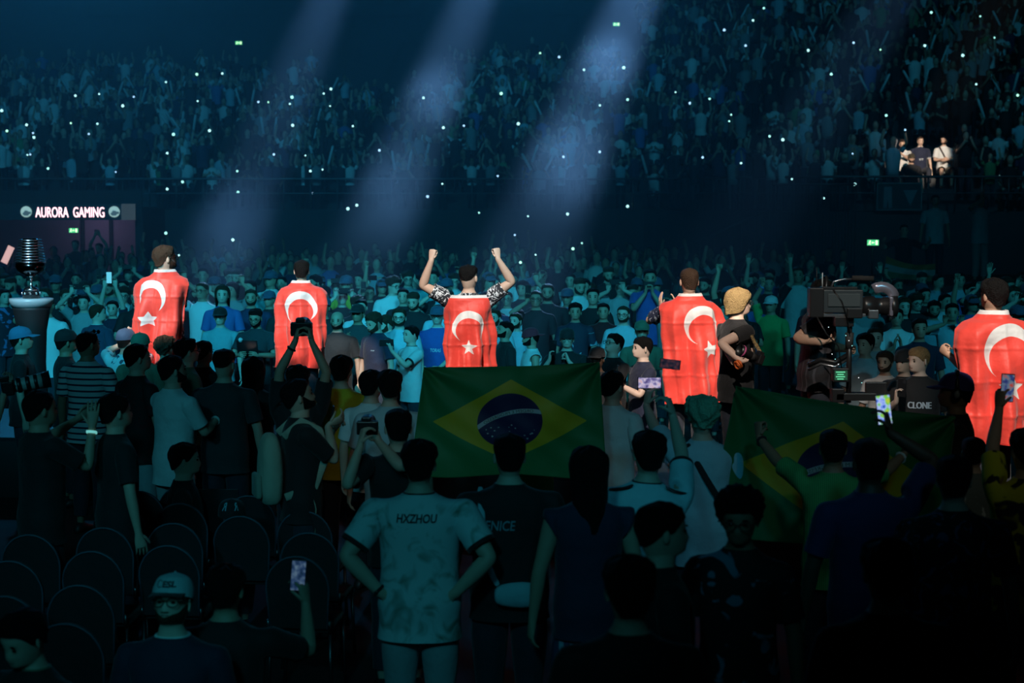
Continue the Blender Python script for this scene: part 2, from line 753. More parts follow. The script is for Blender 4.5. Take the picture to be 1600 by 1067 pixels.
def add_hand(mb, A, sg, prev, prev_p, m, k=1.1):
    d, n = A['hd'], A['n']
    s = unit(np.cross(d, n))
    for t, ra, rb in ((.018, .030, .023), (.045, .038, .020), (.075, .042, .0165), (.096, .040, .014)):
        c = A['wr'] + d * t * k
        pts = [c + s * ra * math.cos(q) + n * rb * math.sin(q) for q in np.linspace(0, 2 * PI, 8, endpoint=False)]
        q = align(prev_p, pts)
        idx = mb.ring(q)
        mb.bridge(prev, idx, m)
        prev, prev_p = idx, q
    mb.cap(prev, m)
    th = s * sg
    for off, ln in ((.030, .072), (.010, .082), (-.010, .077), (-.029, .060)):
        finger(mb, A['wr'] + d * .092 + th * off, unit(d + th * off * 3), n, ln * k, A['curl'], .0098, m)
    finger(mb, A['wr'] + d * .035 + th * .032, unit(d * .75 + th * (.75 - .35 * A['curl']) + n * .25 * A['curl']), unit(n - th * .6),
           .074 * k, A['curl'] * .6, .0112, m)


def legs_pts(po, sg, stance=0.0):
    if po.sit:
        hip = V3((sg * .088 * po.w, .0, .86 + po.dz))
        return hip, V3((sg * .13, .43, .50)), V3((sg * .13, .40, .075))
    hip = V3((sg * .088 * po.w, -.003, .86))
    an = V3((sg * (.105 + stance), .0, .075))
    return hip, hip * .46 + an * .54 + V3((0, .025, 0)), an


def add_legs(mb, po, ring0, inf, t_end, m, flare=0.0, cap=True):
    """ring0 is the lowest trunk ring; splits in two legs"""
    f, b = V3(mb.v[ring0[0]]), V3(mb.v[ring0[8]])
    cr = mb.ring([(f + b) / 2 - V3((0, 0, .035))])[0]
    for sg in (1, -1):
        loop = ring0[0:9] + [cr] if sg > 0 else ring0[8:16] + [ring0[0], cr]
        hip, kn, an = legs_pts(po, sg, po.stance)
        prev, pp = loop, [mb.v[i] for i in loop]
        du, dl = unit(kn - hip), unit(an - kn)
        lst = [(t, hip + (kn - hip) * t, du, r * (1 + (po.w - 1) * .7)) for t, r in ((.22, .084), (.5, .077), (.8, .062))]
        lst += [(1.0, kn, unit(du + dl), .056)]
        lst += [(1 + t, kn + (an - kn) * t, dl, r) for t, r in ((.25, .055), (.5, .050), (.8, .039), (1.0, .037))]
        for t, c, d, r in lst:
            if t > t_end + 1e-6:
                break
            fl = flare * min(1, t / t_end)
            q = align(pp, oval(c, d, r + inf + fl, r + inf + fl, 10, (0, 1, .2)))
            idx = mb.ring(q)
            mb.bridge(prev, idx, m)
            prev, pp = idx, q
        if cap:
            mb.cap(prev, m)


def make_body(po, hands=True, fat=1.0):
    """materials: 0 skin, 1 eye, 2 lips, 3 brow"""
    mb = MB()
    rows = [mb.ring(torso_ring(po, r, -.006 if i < 8 else 0)) for i, r in enumerate(TOR)]
    for i in range(len(rows) - 1):
        for k in range(NC):
            if i in (5, 6) and k in (3, 4, 11, 12):
                continue
            j = (k + 1) % NC
            mb.face((rows[i][k], rows[i][j], rows[i + 1][j], rows[i + 1][k]), 0)
    prev = rows[-1]
    for hi, (z, w, f, b) in enumerate(HEAD):
        pts = []
        for k in range(NC):
            t = 2 * PI * k / NC
            s, c = math.sin(t), math.cos(t)
            x, y = w * s, (f if c > 0 else -b) * c
            zz = z
            if hi == 4 and k == 0:
                y += .030
            if hi == 5 and k == 0:
                y += .010
            if hi == 5 and k in (1, 15):
                y -= .012
            if hi == 3 and k == 0:
                y += .004
            if hi == 2 and k in (0, 1, 15):
                y += .006
            if hi == 6 and k in (1, 15):
                y += .004
            pts.append(po.H((x, y, zz)))
        idx = mb.ring(pts)
        mb.bridge(prev, idx, 0)
        prev = idx
    mb.cap(prev, 0, po.H((0, -.008, 1.752)))
    R = rx(-po.lean) @ po.hR
    for sg in (-1, 1):
        mb.ell(po.H((sg * .076, -.004, 1.630)), (.011, .020, .032), 0, 6, 5, R @ rz(sg * -.35))
        mb.ell(po.H((sg * .031, .0905, 1.643)), (.0125, .008, .0075), 1, 8, 5, R)
        mb.ell(po.H((sg * .033, .0955, 1.664)), (.019, .007, .0042), 3, 6, 4, R)
    mb.ell(po.H((0, .1005, 1.585)), (.022, .008, .0065), 2, 8, 4, R)
    for sg in (-1, 1):
        e, ep = add_arm(mb, po, sg, rows[5:8], TOR, 0, 2.0, 0, 0, fat)
        if hands:
            add_hand(mb, po.arms[sg], sg, e, ep, 0)
        else:
            mb.cap(e, 0)
    add_legs(mb, po, rows[0], -.004, 2.0, 0)
    return mb


def make_shirt(po, sleeve=.72, inf=.016, hem=.06, flare=.014, fat=1.0, vneck=False, tank=False):
    mb = MB()
    rws = [TOR[0]] + list(TOR[1:9])
    rows = []
    z0 = (TOR[0][0] - hem, .162, .112, -.008)
    rows.append(mb.ring(torso_ring(po, z0, inf + .012)))
    for i, r in enumerate(rws):
        f = inf + (.010 if i < 4 else 0)
        if i >= 7:
            f = .009
        rows.append(mb.ring(torso_ring(po, r, f)))
    top = (1.496, .074, .068, -.012)
    rows.append(mb.ring(torso_ring(po, top, .006)))
    for i in range(len(rows) - 1):
        for k in range(NC):
            if i in (6, 7) and k in (3, 4, 11, 12) and not tank:
                continue
            j = (k + 1) % NC
            mb.face((rows[i][k], rows[i][j], rows[i + 1][j], rows[i + 1][k]), 0)
    # collar rib
    c2 = mb.ring(torso_ring(po, (1.506, .070, .064, -.010), .005))
    mb.bridge(rows[-1], c2, 1)
    c3 = mb.ring(torso_ring(po, (1.494, .062, .060, -.010), 0))
    mb.bridge(c2, c3, 1)
    if not tank:
        for sg in (-1, 1):
            e, ep = add_arm(mb, po, sg, rows[6:9], TOR, inf - .004, sleeve, flare, 0, fat)
            c = np.mean(ep, axis=0)
            ax = unit(po.arms[sg]['el'] - po.arms[sg]['sh']) if sleeve < 1.05 else unit(po.arms[sg]['wr'] - po.arms[sg]['el'])
            band = mb.ring([c + (V3(p) - c) * 1.0 + ax * .016 for p in ep])
            mb.bridge(e, band, 1)
            inn = mb.ring([c + (V3(p) - c) * .86 + ax * .012 for p in ep])
            mb.bridge(band, inn, 1)
    return mb


def make_trousers(po, short=False, inf=.012):
    mb = MB()
    rows = [mb.ring(torso_ring(po, r, inf - .002)) for r in TOR[:2]] + [mb.ring(torso_ring(po, (1.0, .152, .104, -.006), inf - .006))]
    for a, b in zip(rows, rows[1:]):
        mb.bridge(a, b)
    add_legs(mb, po, rows[0], inf, 1.0 if short else 1.8, 0, .03 if short else .012, cap=False)
    return mb


STYLES = {  # front z, side z, back z, thickness, lumpiness, seed frequency
    'short': (1.708, 1.650, 1.572, .013, .004, 3), 'buzz': (1.708, 1.655, 1.58, .006, .001, 3),
    'fade': (1.704, 1.688, 1.622, .018, .004, 3), 'messy': (1.702, 1.645, 1.568, .021, .010, 5),
    'curly': (1.695, 1.640, 1.580, .040, .016, 9), 'bob': (1.690, 1.562, 1.528, .025, .008, 9),
    'long': (1.704, 1.50, 1.33, .028, .008, 5), 'afro': (1.70, 1.62, 1.57, .06, .012, 8), 'crop': (1.692, 1.650, 1.58, .016, .006, 5)}


def make_hair(po, style, nu=28, nv=9):
    fz, sz, bz, th, lump, fq = STYLES[style]
    if style == 'curly' and nu > 20:
        nu, nv = 44, 15
    rs = np.random.default_rng(len(style) * 7 + 3)
    ph = rs.uniform(0, 6.28, 8)
    P = np.zeros((nv, nu, 3))
    for k in range(nu):
        t = 2 * PI * k / nu
        c = math.cos(t)
        td = abs(math.degrees(t if t <= PI else t - 2 * PI))
        if style in ('bob', 'long', 'afro'):
            zl = np.interp(td, [0, 38, 58, 74, 88, 180], [fz, fz - .006, fz - .03, 1.60, sz, bz])
        else:
            zl = np.interp(td, [0, 42, 60, 78, 92, 112, 138, 180], [fz, fz - .004, fz - .028, sz - .022, sz + .004, (sz + bz) / 2, bz + .006, bz])
        for j in range(nv):
            f = j / (nv - 1)
            z = zl + (1.7505 - zl) * (f ** .85)
            zz = max(z, 1.588)
            o = th * min(1, .12 + f * 2.2)
            if style in ('bob', 'long', 'afro'):
                o = th * min(1, .55 + f * 3)
            o += lump * (math.sin(fq * t + ph[0] + 7 * f) * math.sin(6 * f * fq / 3 + ph[1]) + .6 * math.sin(fq * 1.9 * t + ph[2] - 9 * f))
            if style in ('curly', 'afro'):
                o += rs.uniform(-.012, .012)
            p = head_pt(t, zz, max(o, .002))
            if z < zz:
                p = V3((p[0] * (1 + (zz - z) * .8), p[1] - (zz - z) * .10, z))
            P[j, k] = po.H(p)
    mb = MB()
    idx = mb.grid(P, 0, True)
    mb.cap(idx[-1], 0, po.H((0, -.01, 1.752 + th)))
    return mb


def make_beard(po, full=True):
    nu, nv = 13, 4
    P = np.zeros((nv, nu, 3))
    for k in range(nu):
        t = math.radians(-82 + 164 * k / (nu - 1))
        top = 1.578 if abs(t) < .45 else (1.592 if abs(t) < .8 else 1.592 + (abs(t) - .8) * .09)
        for j in range(nv):
            z = 1.546 + (top - 1.546) * j / (nv - 1)
            P[j, k] = po.H(head_pt(t, z, .007 if 0 < j < nv - 1 else .002) + V3((0, .004 if abs(t) < .5 else 0, 0)))
    mb = MB()
    mb.grid(P)
    R = rx(-po.lean) @ po.hR
    mb.ell(po.H((0, .108, 1.5985)), (.026, .007, .0055), 0, 8, 4, R)
    return mb


def make_cap(po, back=False):
    """returns crown and visor"""
    a0 = PI if back else 0.0
    nu, nv = 24, 8
    P = np.zeros((nv, nu, 3))
    for k in range(nu):
        t = 2 * PI * k / nu
        for j in range(nv):
            f = j / (nv - 1)
            zl = 1.672 - .012 * math.cos(t + PI if not back else t) if False else 1.672 - .020 * (1 - math.cos(t - a0)) / 2
            z = zl + (1.748 - zl) * f
            p = head_pt(t, z, .017)
            p[2] += .014 * f
            P[j, k] = po.H(p)
    mb = MB()
    idx = mb.grid(P, 0, True)
    mb.cap(idx[-1], 0, po.H((0, -.01, 1.778)))
    mb.ell(po.H((0, -.01, 1.778)), (.008, .008, .005), 0, 6, 4)
    vb = MB()
    rows = []
    for zo in (0, .006):
        P = np.zeros((5, 11, 3))
        for k in range(11):
            t = a0 + math.radians(-58 + 116 * k / 10)
            base = head_pt(t, 1.674, .016)
            for j in range(5):
                q = V3((math.sin(t), math.cos(t), 0)) * 0
                ext = .075 * j / 4 * (math.cos((t - a0) * .9) ** .6)
                q = V3((math.sin(a0), math.cos(a0), 0)) * ext
                P[j, k] = po.H(base + q + V3((0, 0, zo - .012 * (j / 4) - .35 * (base[0] ** 2) * 4 * (j / 4))))
        rows.append(vb.grid(P))
    for k in range(10):
        vb.face((rows[0][-1][k], rows[0][-1][k + 1], rows[1][-1][k + 1], rows[1][-1][k]))
    for e in (0, 10):
        for j in range(4):
            vb.face((rows[0][j][e], rows[0][j + 1][e], rows[1][j + 1][e], rows[1][j][e]))
    return mb, vb


def make_glasses(po):
    mb = MB()
    for sg in (-1, 1):
        pts = []
        for k in range(13):
            t = 2 * PI * k / 12
            pts.append(po.H((sg * .034 + .026 * math.cos(t), .112 - .25 * (sg * .034 + .026 * math.cos(t)) ** 2 * 4, 1.642 + .021 * math.sin(t))))
        mb.tube(pts, .0028, 5, 0, cap=False)
        mb.tube([po.H((sg * .060, .108, 1.648)), po.H((sg * .080, .06, 1.650)), po.H((sg * .083, -.005, 1.648))], .0028, 5)
    mb.tube([po.H((-.009, .115, 1.647)), po.H((0, .119, 1.650)), po.H((.009, .115, 1.647))], .0026, 5)
    return mb


def make_headset(po):
    mb = MB()
    pts = [po.H((.093 * math.cos(t), -.005, 1.655 + .128 * math.sin(t))) for t in np.linspace(0, PI, 15)]
    mb.tube(pts, .008, 6, 0, ry=.016, hint=(0, 1, 0))
    R = rx(-po.lean) @ po.hR
    for sg in (-1, 1):
        mb.ell(po.H((sg * .094, -.004, 1.636)), (.020, .036, .042), 0, 10, 6, R)
        mb.ell(po.H((sg * .110, -.004, 1.636)), (.008, .020, .024), 1, 8, 5, R)
    return mb


SHOE = None


def shoe_mesh():
    global SHOE
    if SHOE is None:
        mb = MB()
        prev = None
        for y, w, h in ((-.075, .030, .05), (-.05, .040, .085), (0, .042, .10), (.06, .046, .075), (.12, .050, .055), (.17, .044, .045), (.195, .022, .03)):
            r = mb.ring([(w * math.cos(t), y, max(0, h / 2 + h / 2 * math.sin(t))) for t in np.linspace(0, 2 * PI, 10, endpoint=False)])
            if prev:
                mb.bridge(prev, r)
            else:
                mb.cap(r)
            prev = r
        mb.cap(prev)
        SHOE = mb.mesh('shoe', mat('shoe_leather', (.02, .02, .022), .5))
    return SHOE


EYE = LIPS = None
BLACK = None
PEOPLE = []


def person(px=None, py=None, h=1.75, z0=0.0, r=None, at=None, yaw=0, s=None, w=1.0, sit=False, lean=0, side=0, head=(0, 0, 0),
           L=None, R=None, tone=0, hair=('short', 'black'), beard=None, shirt=None, sleeve=.72, trim=None, pants=None, short=False,
           cap=None, capback=False, visor=None, glasses=False, headset=False, sub=1, belly=0.0, fat=1.0, hem=.06, label='', group=None,
           tank=False, sinf=.016, stance=0.0, name='person'):
    """a person whose head top is seen at pixel (px, py): h metres above floor z0, or at r pixels per metre"""
    if at is not None:
        base = Vector(at)
        s = s or h / 1.752
    elif r is not None:
        top = pix(px, py, FPX / r)
        s = s or (top.z - z0) / 1.752
        base = Vector((top.x, top.y, z0))
    else:
        top = onplane(px, py, z0 + h)
        if not sit and not any(q and ('p' in q or 'w' in q) for q in (L, R)):
            best = None                  # nudge along the sight line so that nobody stands inside a neighbour
            for k in (1, .98, 1.02, .96, 1.04, .945, 1.055):
                t2 = onplane(px, py, z0 + h * k)
                dm_ = min([((t2.x - i['base'].x) ** 2 + (t2.y - i['base'].y) ** 2) ** .5 for i in PEOPLE] or [9])
                if best is None or (dm_ > best[0] and best[0] < .44):
                    best = (dm_, k, t2)
            h, top = h * best[1], best[2]
        s = s or (1.0 if sit else h / 1.752)
        base = Vector((top.x, top.y, z0))
    if sit and at is None:
        base.z = z0 + h - (1.352 * s)
    yr = math.radians(yaw)
    inv = Matrix.Rotation(-yr, 3, 'Z')

    def loc(spec):
        if spec and 'w' in spec:
            spec = dict(spec)
            spec['t'] = tuple((inv @ (Vector(spec['w']) - base)) / s)
        if spec and 'p' in spec:      # (px, py, Y)
            spec = dict(spec)
            spec['t'] = tuple((inv @ (pix(*spec['p']) - base)) / s)
        if spec and 'dw' in spec:
            spec['d'] = tuple(inv @ Vector(spec['dw']))
        if spec and 'nw' in spec:
            spec['n'] = tuple(inv @ Vector(spec['nw']))
        return spec
    po = Pose(w, sit, lean, side, head, loc(L), loc(R), belly, stance)
    e = empty(name, base, yr, s)
    tag(e, label, 'person', group)
    sk = skin(tone)
    hc = hairm(hair[1] if hair else 'brown')
    lips = mat('lips', (.35, .14, .12), .5)
    make_body(po, fat=fat).build('body', [sk, mat('eye', (.03, .025, .02), .15), lips, hc], e, sub)
    sh = shirt or cloth('black', (.012, .012, .014))
    so = make_shirt(po, sleeve, sinf, hem, fat=fat, tank=tank).build('shirt', [sh, trim or sh], e, sub)
    to = make_trousers(po, short).build('trousers', pants or cloth('dark_denim', (.02, .025, .04)), e, sub)
    for sg in (-1, 1):
        hip, kn, an = legs_pts(po, sg, stance)
        o = bpy.data.objects.new('shoe', shoe_mesh())
        COL.objects.link(o)
        o.parent = e
        o.location = (an[0], an[1], an[2] - .075)
    if hair and hair[0] != 'bald':
        make_hair(po, hair[0]).build('hair', hc, e, 1)
    if beard:
        make_beard(po).build('beard', hairm(beard), e, 1)
    if cap:
        c, v = make_cap(po, capback)
        co = c.build('cap', cap, e, 1)
        v.build('visor', visor or cap, co, 1)
    if glasses:
        make_glasses(po).build('glasses', mat('glasses_frame', (.02, .02, .02), .3), e)
    if headset:
        make_headset(po).build('headset', [mat('black_plastic', (.015, .015, .016), .35), mat('grey_plastic', (.3, .3, .32), .4)], e)
    M = Matrix.Translation(base) @ Matrix.Rotation(yr, 4, 'Z') @ Matrix.Scale(s, 4)

    def W(p):
        return M @ Vector(tuple(p))
    info = dict(e=e, po=po, shirt=so, W=W, s=s, base=base, yaw=yr, px=px, py=py)
    for k, sg in (('L', -1), ('R', 1)):
        A = po.arms[sg]
        info['grip' + k] = W(A['grip'])
        info['wr' + k] = W(A['wr'])
        info['el' + k] = W(A['el'])
        rot = Matrix.Rotation(yr, 3, 'Z')
        info['hd' + k] = rot @ Vector(tuple(A['hd']))
        info['n' + k] = rot @ Vector(tuple(A['n']))
    PEOPLE.append(info)
    return info


# ------------------------------------------------------------------ small things people hold
def phone(at, up, facing, scr=None, label='', group=None, land=False, glowing=False, name='smartphone'):
    """slab with a screen: up = long axis, facing = where the screen looks"""
    u, f = Vector(up).normalized(), Vector(facing)
    f = (f - u * f.dot(u)).normalized()
    r = f.cross(u)
    e = empty(name, at)
    e.rotation_euler = Matrix((r, f, u)).transposed().to_euler()
    tag(e, label, 'phone', group)
    body = mat('phone_body', (.012, .012, .014), .3)
    mb = MB()
    mb.box((0, 0, 0), (.074, .009, .156))
    mb.build('phone_body', body, e, bevel=.003, smooth=False)
    mb = MB()
    mb.box((0, .005, 0), (.067, .0012, .145))
    mb.build('screen', scr or mat('screen_off', (.01, .012, .016), .1), e, smooth=False)
    mb = MB()
    mb.box((.018, -.0058, .052), (.026, .003, .03))
    for k in (-1, 1):
        mb.ell((.018, -.0075, .052 + k * .008), (.005, .001, .005), 0, 8, 4)
    mb.build('lens_bump', mat('phone_lens', (.03, .03, .035), .15), e, smooth=False)
    return e


def photo_camera(at, direction, label, ring=None, white=False, s=1.0, up=(0, 0, 1)):
    """a still camera; direction = where the lens points"""
    d = Vector(direction).normalized()
    u = Vector(up)
    u = (u - d * u.dot(d)).normalized()
    r = d.cross(u)
    e = empty('photo_camera', at)
    e.rotation_euler = Matrix((r, d, u)).transposed().to_euler()
    e.scale = (s, s, s)
    tag(e, label, 'camera')
    bk = mat('black_plastic', (.015, .015, .016), .35)
    mb = MB()
    mb.box((0, 0, 0), (.14, .055, .09))
    mb.box((.055, .025, -.005), (.032, .04, .085))
    mb.build('camera_body', bk, e, bevel=.008, smooth=False)
    mb = MB()
    mb.box((-.005, .0, .058), (.06, .06, .032))
    mb.build('viewfinder', bk, e, bevel=.008, smooth=False)
    mb = MB()
    if white:
        mb.lathe([(.036, 0), (.04, .04), (.042, .1), (.047, .16), (.05, .2)], 18, 0)
        for z in (.045, .10, .15):
            mb.lathe([(.046, z), (.049, z + .005), (.049, z + .022), (.046, z + .027)], 18, 1)
    else:
        mb.lathe([(.034, 0), (.037, .03), (.037, .07), (.041, .08), (.041, .12), (.044, .15)], 18, 0)
        mb.lathe([(.0375, .035), (.039, .04), (.039, .06), (.0375, .065)], 18, 1)
    lens = mb.build('lens', [mat('lens_white', (.55, .54, .5), .4) if white else bk, bk if white else mat('rubber', (.03, .03, .03), .7)], e)
    lens.rotation_euler = (-PI / 2, 0, 0)
    lens.location = (-.01, .02, 0)
    z = .2 if white else .15
    mb = MB()
    mb.lathe([(.048, z - .01), (.055, z + .05), (.052, z + .05), (.045, z - .008)], 18, 0, cap=False)
    mb.build('lens_hood', bk, lens)
    if ring:
        mb = MB()
        mb.lathe([(.050, z + .005), (.0545, z + .008), (.056, z + .022), (.054, z + .024)], 18, 0, cap=False)
        mb.build('coloured_ring', ring, lens)
    mb = MB()
    mb.lathe([(.001, z - .012), (.038, z - .012), (.038, z - .016)], 18, 0)
    mb.build('front_glass', mat('lens_glass', (.02, .03, .06), .05, coat=1.0), lens)
    return e


# ------------------------------------------------------------------ the hall
def sm(a, b, x):
    t = min(1, max(0, (x - a) / (b - a)))
    return t * t * (3 - 2 * t)


def stand_d0(a):                     # distance of the front of the seating bowl, by azimuth x / y
    return 50.0 - 6.0 * sm(0.06, 0.18, a)


def stand_slope(a):
    return 0.215 + 0.115 * sm(0.03, 0.14, a)


def stand_z(x, Y):
    a = x / Y
    return 2.6 + stand_slope(a) * max(0, Y - stand_d0(a))


def stand_hit(px, py, lift):
    """where the sight line meets the seating, lift metres above its treads"""
    d = ray(px, py)
    Y = 44.0
    while Y < 82:
        p = Vector((0, 0, CAMZ)) + d * (Y / d.y)
        if Y >= stand_d0(p.x / p.y) and p.z <= stand_z(p.x, Y) + lift:
            return p
        Y += 0.1
    return Vector((0, 0, CAMZ)) + d * (79 / d.y)


DARKC = mat('concrete_dark', (.05, .055, .06), .85, var=.3, scale=3, bump=.2)
FLOORM = mat('floor_vinyl', (.012, .013, .015), .8, var=.3, scale=2)
mb = MB()
mb.box((0, 44, -.05), (120, 110, .1))
tag(mb.build('floor', FLOORM, smooth=False), 'dark arena floor under the crowd', None, kind='structure')
for nm, c, sz in (('wall_back', (0, 97, 12), (110, .4, 26)), ('wall_left', (-52, 44, 12), (.4, 106, 26)),
                  ('wall_right', (52, 44, 12), (.4, 106, 26))):
    mb = MB()
    mb.box(c, sz)
    tag(mb.build(nm, DARKC, smooth=False), kind='structure')
# seating bowl: treads and risers
NROW = 36
AZ = np.linspace(-.46, .46, 70)
mb = MB()
P = []
first = []
for i in range(NROW + 1):
    top, low = [], []
    for a in AZ:
        Y = stand_d0(a) + .85 * i
        z = 2.6 + stand_slope(a) * .85 * i
        zl = 0.0 if i == 0 else 2.6 + stand_slope(a) * .85 * (i - 1)
        low.append((a * Y, Y, zl))
        top.append((a * Y, Y, z))
    P.append(low)
    P.append(top)
mb.grid(np.array(P))
tag(mb.build('seating_terrace', DARKC, smooth=False), 'stepped concrete terraces of the arena bowl', None, kind='structure')
# wall behind the lower bowl and the upper tier front
mb = MB()
rows = []
for zk in (0, 1):
    rows.append([(a * 81.2, 81.2, 2.6 + stand_slope(a) * .85 * NROW if zk == 0 else 11.2) for a in np.linspace(-.46, .05, 20)])
mb.grid(np.array(rows))
mb.grid(np.array([[(a * 80.6, 80.6, 11.0) for a in np.linspace(-.46, .05, 20)], [(a * 80.6, 80.6, 12.1) for a in np.linspace(-.46, .05, 20)],
                  [(a * 80.9, 80.9, 12.1) for a in np.linspace(-.46, .05, 20)]]))
mb.grid(np.array([[(a * 80.6, 80.6, 11.0) for a in np.linspace(-.46, .05, 20)], [(a * 92, 92, 13.5) for a in np.linspace(-.46, .05, 20)]]))
tag(mb.build('upper_tier', DARKC, smooth=False), 'front of the upper seating tier', None, kind='structure')
# balcony rail on top of the lower bowl front
RAILM = mat('rail_steel', (.10, .11, .12), .4, .7)
mb = MB()
pts = [(a * stand_d0(a), stand_d0(a) - .05, 3.45) for a in AZ]
mb.tube(pts, .035, 6)
mb.tube([(p[0], p[1], 3.05) for p in pts], .02, 6)
for a in np.linspace(-.44, .44, 60):
    d = stand_d0(a)
    mb.tube([(a * d, d - .05, 2.6), (a * d, d - .05, 3.45)], .022, 6)
tag(mb.build('trim_1', RAILM, smooth=True), kind='structure')

# raised stage the players stand on (a diagonal catwalk)
STAGE_Z = 0.6
mb = MB()
poly = [(-9.0, 17.9), (-3.6, 17.6), (-2.4, 17.9), (-1.0, 16.2), (0.9, 14.9), (2.6, 12.35), (4.6, 10.6), (6.2, 11.8), (4.3, 14.0), (2.3, 16.2), (0.3, 17.6), (-1.6, 19.9), (-3.6, 20.1), (-9.0, 20.1)]
a = mb.ring([(x, y, 0) for x, y in poly])
b = mb.ring([(x, y, STAGE_Z - .04) for x, y in poly])
mb.bridge(a, b)
stage = empty('stage', (0, 0, 0))
tag(stage, 'low dark stage platform under the flag wearing players', 'stage')
mb.build('stage_skirt', mat('stage_skirt', (.012, .013, .015), .7), stage, smooth=False)
mb = MB()
a = mb.ring([(x, y, STAGE_Z - .04) for x, y in poly])
b = mb.ring([(x, y, STAGE_Z) for x, y in poly])
mb.bridge(a, b)
mb.face(b)
mb.build('stage_deck', mat('stage_deck', (.02, .022, .026), .25), stage, smooth=False)

# passage into the hall at the left, lit violet from inside, under the board
vx0, vx1, vy = pix(-60, 400, 47).x, pix(212, 400, 47).x, 47.0
mb = MB()
mb.box(((vx0 + vx1) / 2, vy + 1.5, 2.62), (vx1 - vx0, 3.0, .12))
mb.box((vx1 + .1, vy + 1.5, 1.3), (.2, 3.0, 2.7))
mb.box(((vx0 + vx1) / 2, vy - .05, 2.75), (vx1 - vx0 + .4, .1, .75))
tag(mb.build('wall_passage', DARKC, smooth=False), kind='structure')
mb = MB()
mb.box(((vx0 + vx1) / 2, vy + 2.95, 1.3), (vx1 - vx0, .1, 2.7))
tag(mb.build('wall_passage_end', mat('plaster_violet', (.42, .36, .46), .8), smooth=False), kind='structure')
mb = MB()
for fx in (.55, .72, .9):
    mb.box((vx0 + (vx1 - vx0) * fx, vy + 2.86, 1.3), (.09, .08, 2.6))
tag(mb.build('trim_2', DARKC, smooth=False), kind='structure')
pl = bpy.data.lights.new('passage_light', 'POINT')
pl.energy = 8
pl.color = (.6, .5, .9)
pl.shadow_soft_size = .3
po_ = bpy.data.objects.new('passage_light', pl)
po_.location = ((vx0 + vx1) / 2 + .8, vy + 1.8, 2.3)
COL.objects.link(po_)

# backlit name board above the passage
board = empty('led_board', pix(106, 331, 46.8))
tag(board, 'wide dark name board glowing AURORA GAMING above the passage', 'sign')
k = 46.8 / FPX
mb = MB()
mb.box((0, 0, 0), (212 * k, .1, 25 * k))
mb.build('panel', mat('led_panel', (.08, .10, .115), .5), board, smooth=False)
mb = MB()
mb.box((95 * k, -.052, 0), (22 * k, .006, 25 * k))
mb.build('blank_module', glow('led_blank', (.10, .14, .16), .35), board, smooth=False)
lm = glow('sign_letters', (1.0, .80, .86), .78)
lettering('lettering', 'AURORA  GAMING', lambda u, v: (4 * k + u, -.056, -.5 * k + v), lm, board, 107 * k, 16 * k, heavy=.45 * k)
for i, ex in enumerate((-64, 73)):
    mb = MB()
    mb.lathe([(.001, 0), (8.6 * k, 0), (8.6 * k, .02), (.001, .02)], 24, 0)
    em = mb.build('emblem', glow('sign_emblem', (.45, .78, .78), .75), board)
    em.rotation_euler = (PI / 2, 0, 0)
    em.location = (ex * k, -.052, .2 * k)
    mb = MB()                        # dark beast silhouette on the disc
    pts = [(-6, -3), (-3, 0), (-1, 3), (0, 1), (2, 2.5), (3, .5), (7.5, 0), (8, -3), (5, -3.5), (3, -6), (-3, -6)]
    r = mb.ring([(x * k, y * k, .024) for x, y in pts])
    mb.face(r)
    mb.build('emblem_figure', glow('sign_figure', (.10, .22, .28), .5), em, smooth=False)

# violet-white light panel at the far left edge
mb = MB()
c = pix(12, 398, 40)
R_ = ry(.45)
lp = tag(empty('light_panel', c), 'slanted pink light panel at the left edge beside the trophy', 'light')
mb.box((0, 0, 0), (.14, .05, .40), 0, R_)
mb.build('panel', glow('pink_panel', (1.0, .62, .62), .85), lp, smooth=False)
mb = MB()
mb.tube([(0, .05, 0), (0, .05, -c.z)], .03, 6)
mb.build('stand', DARKC, lp)

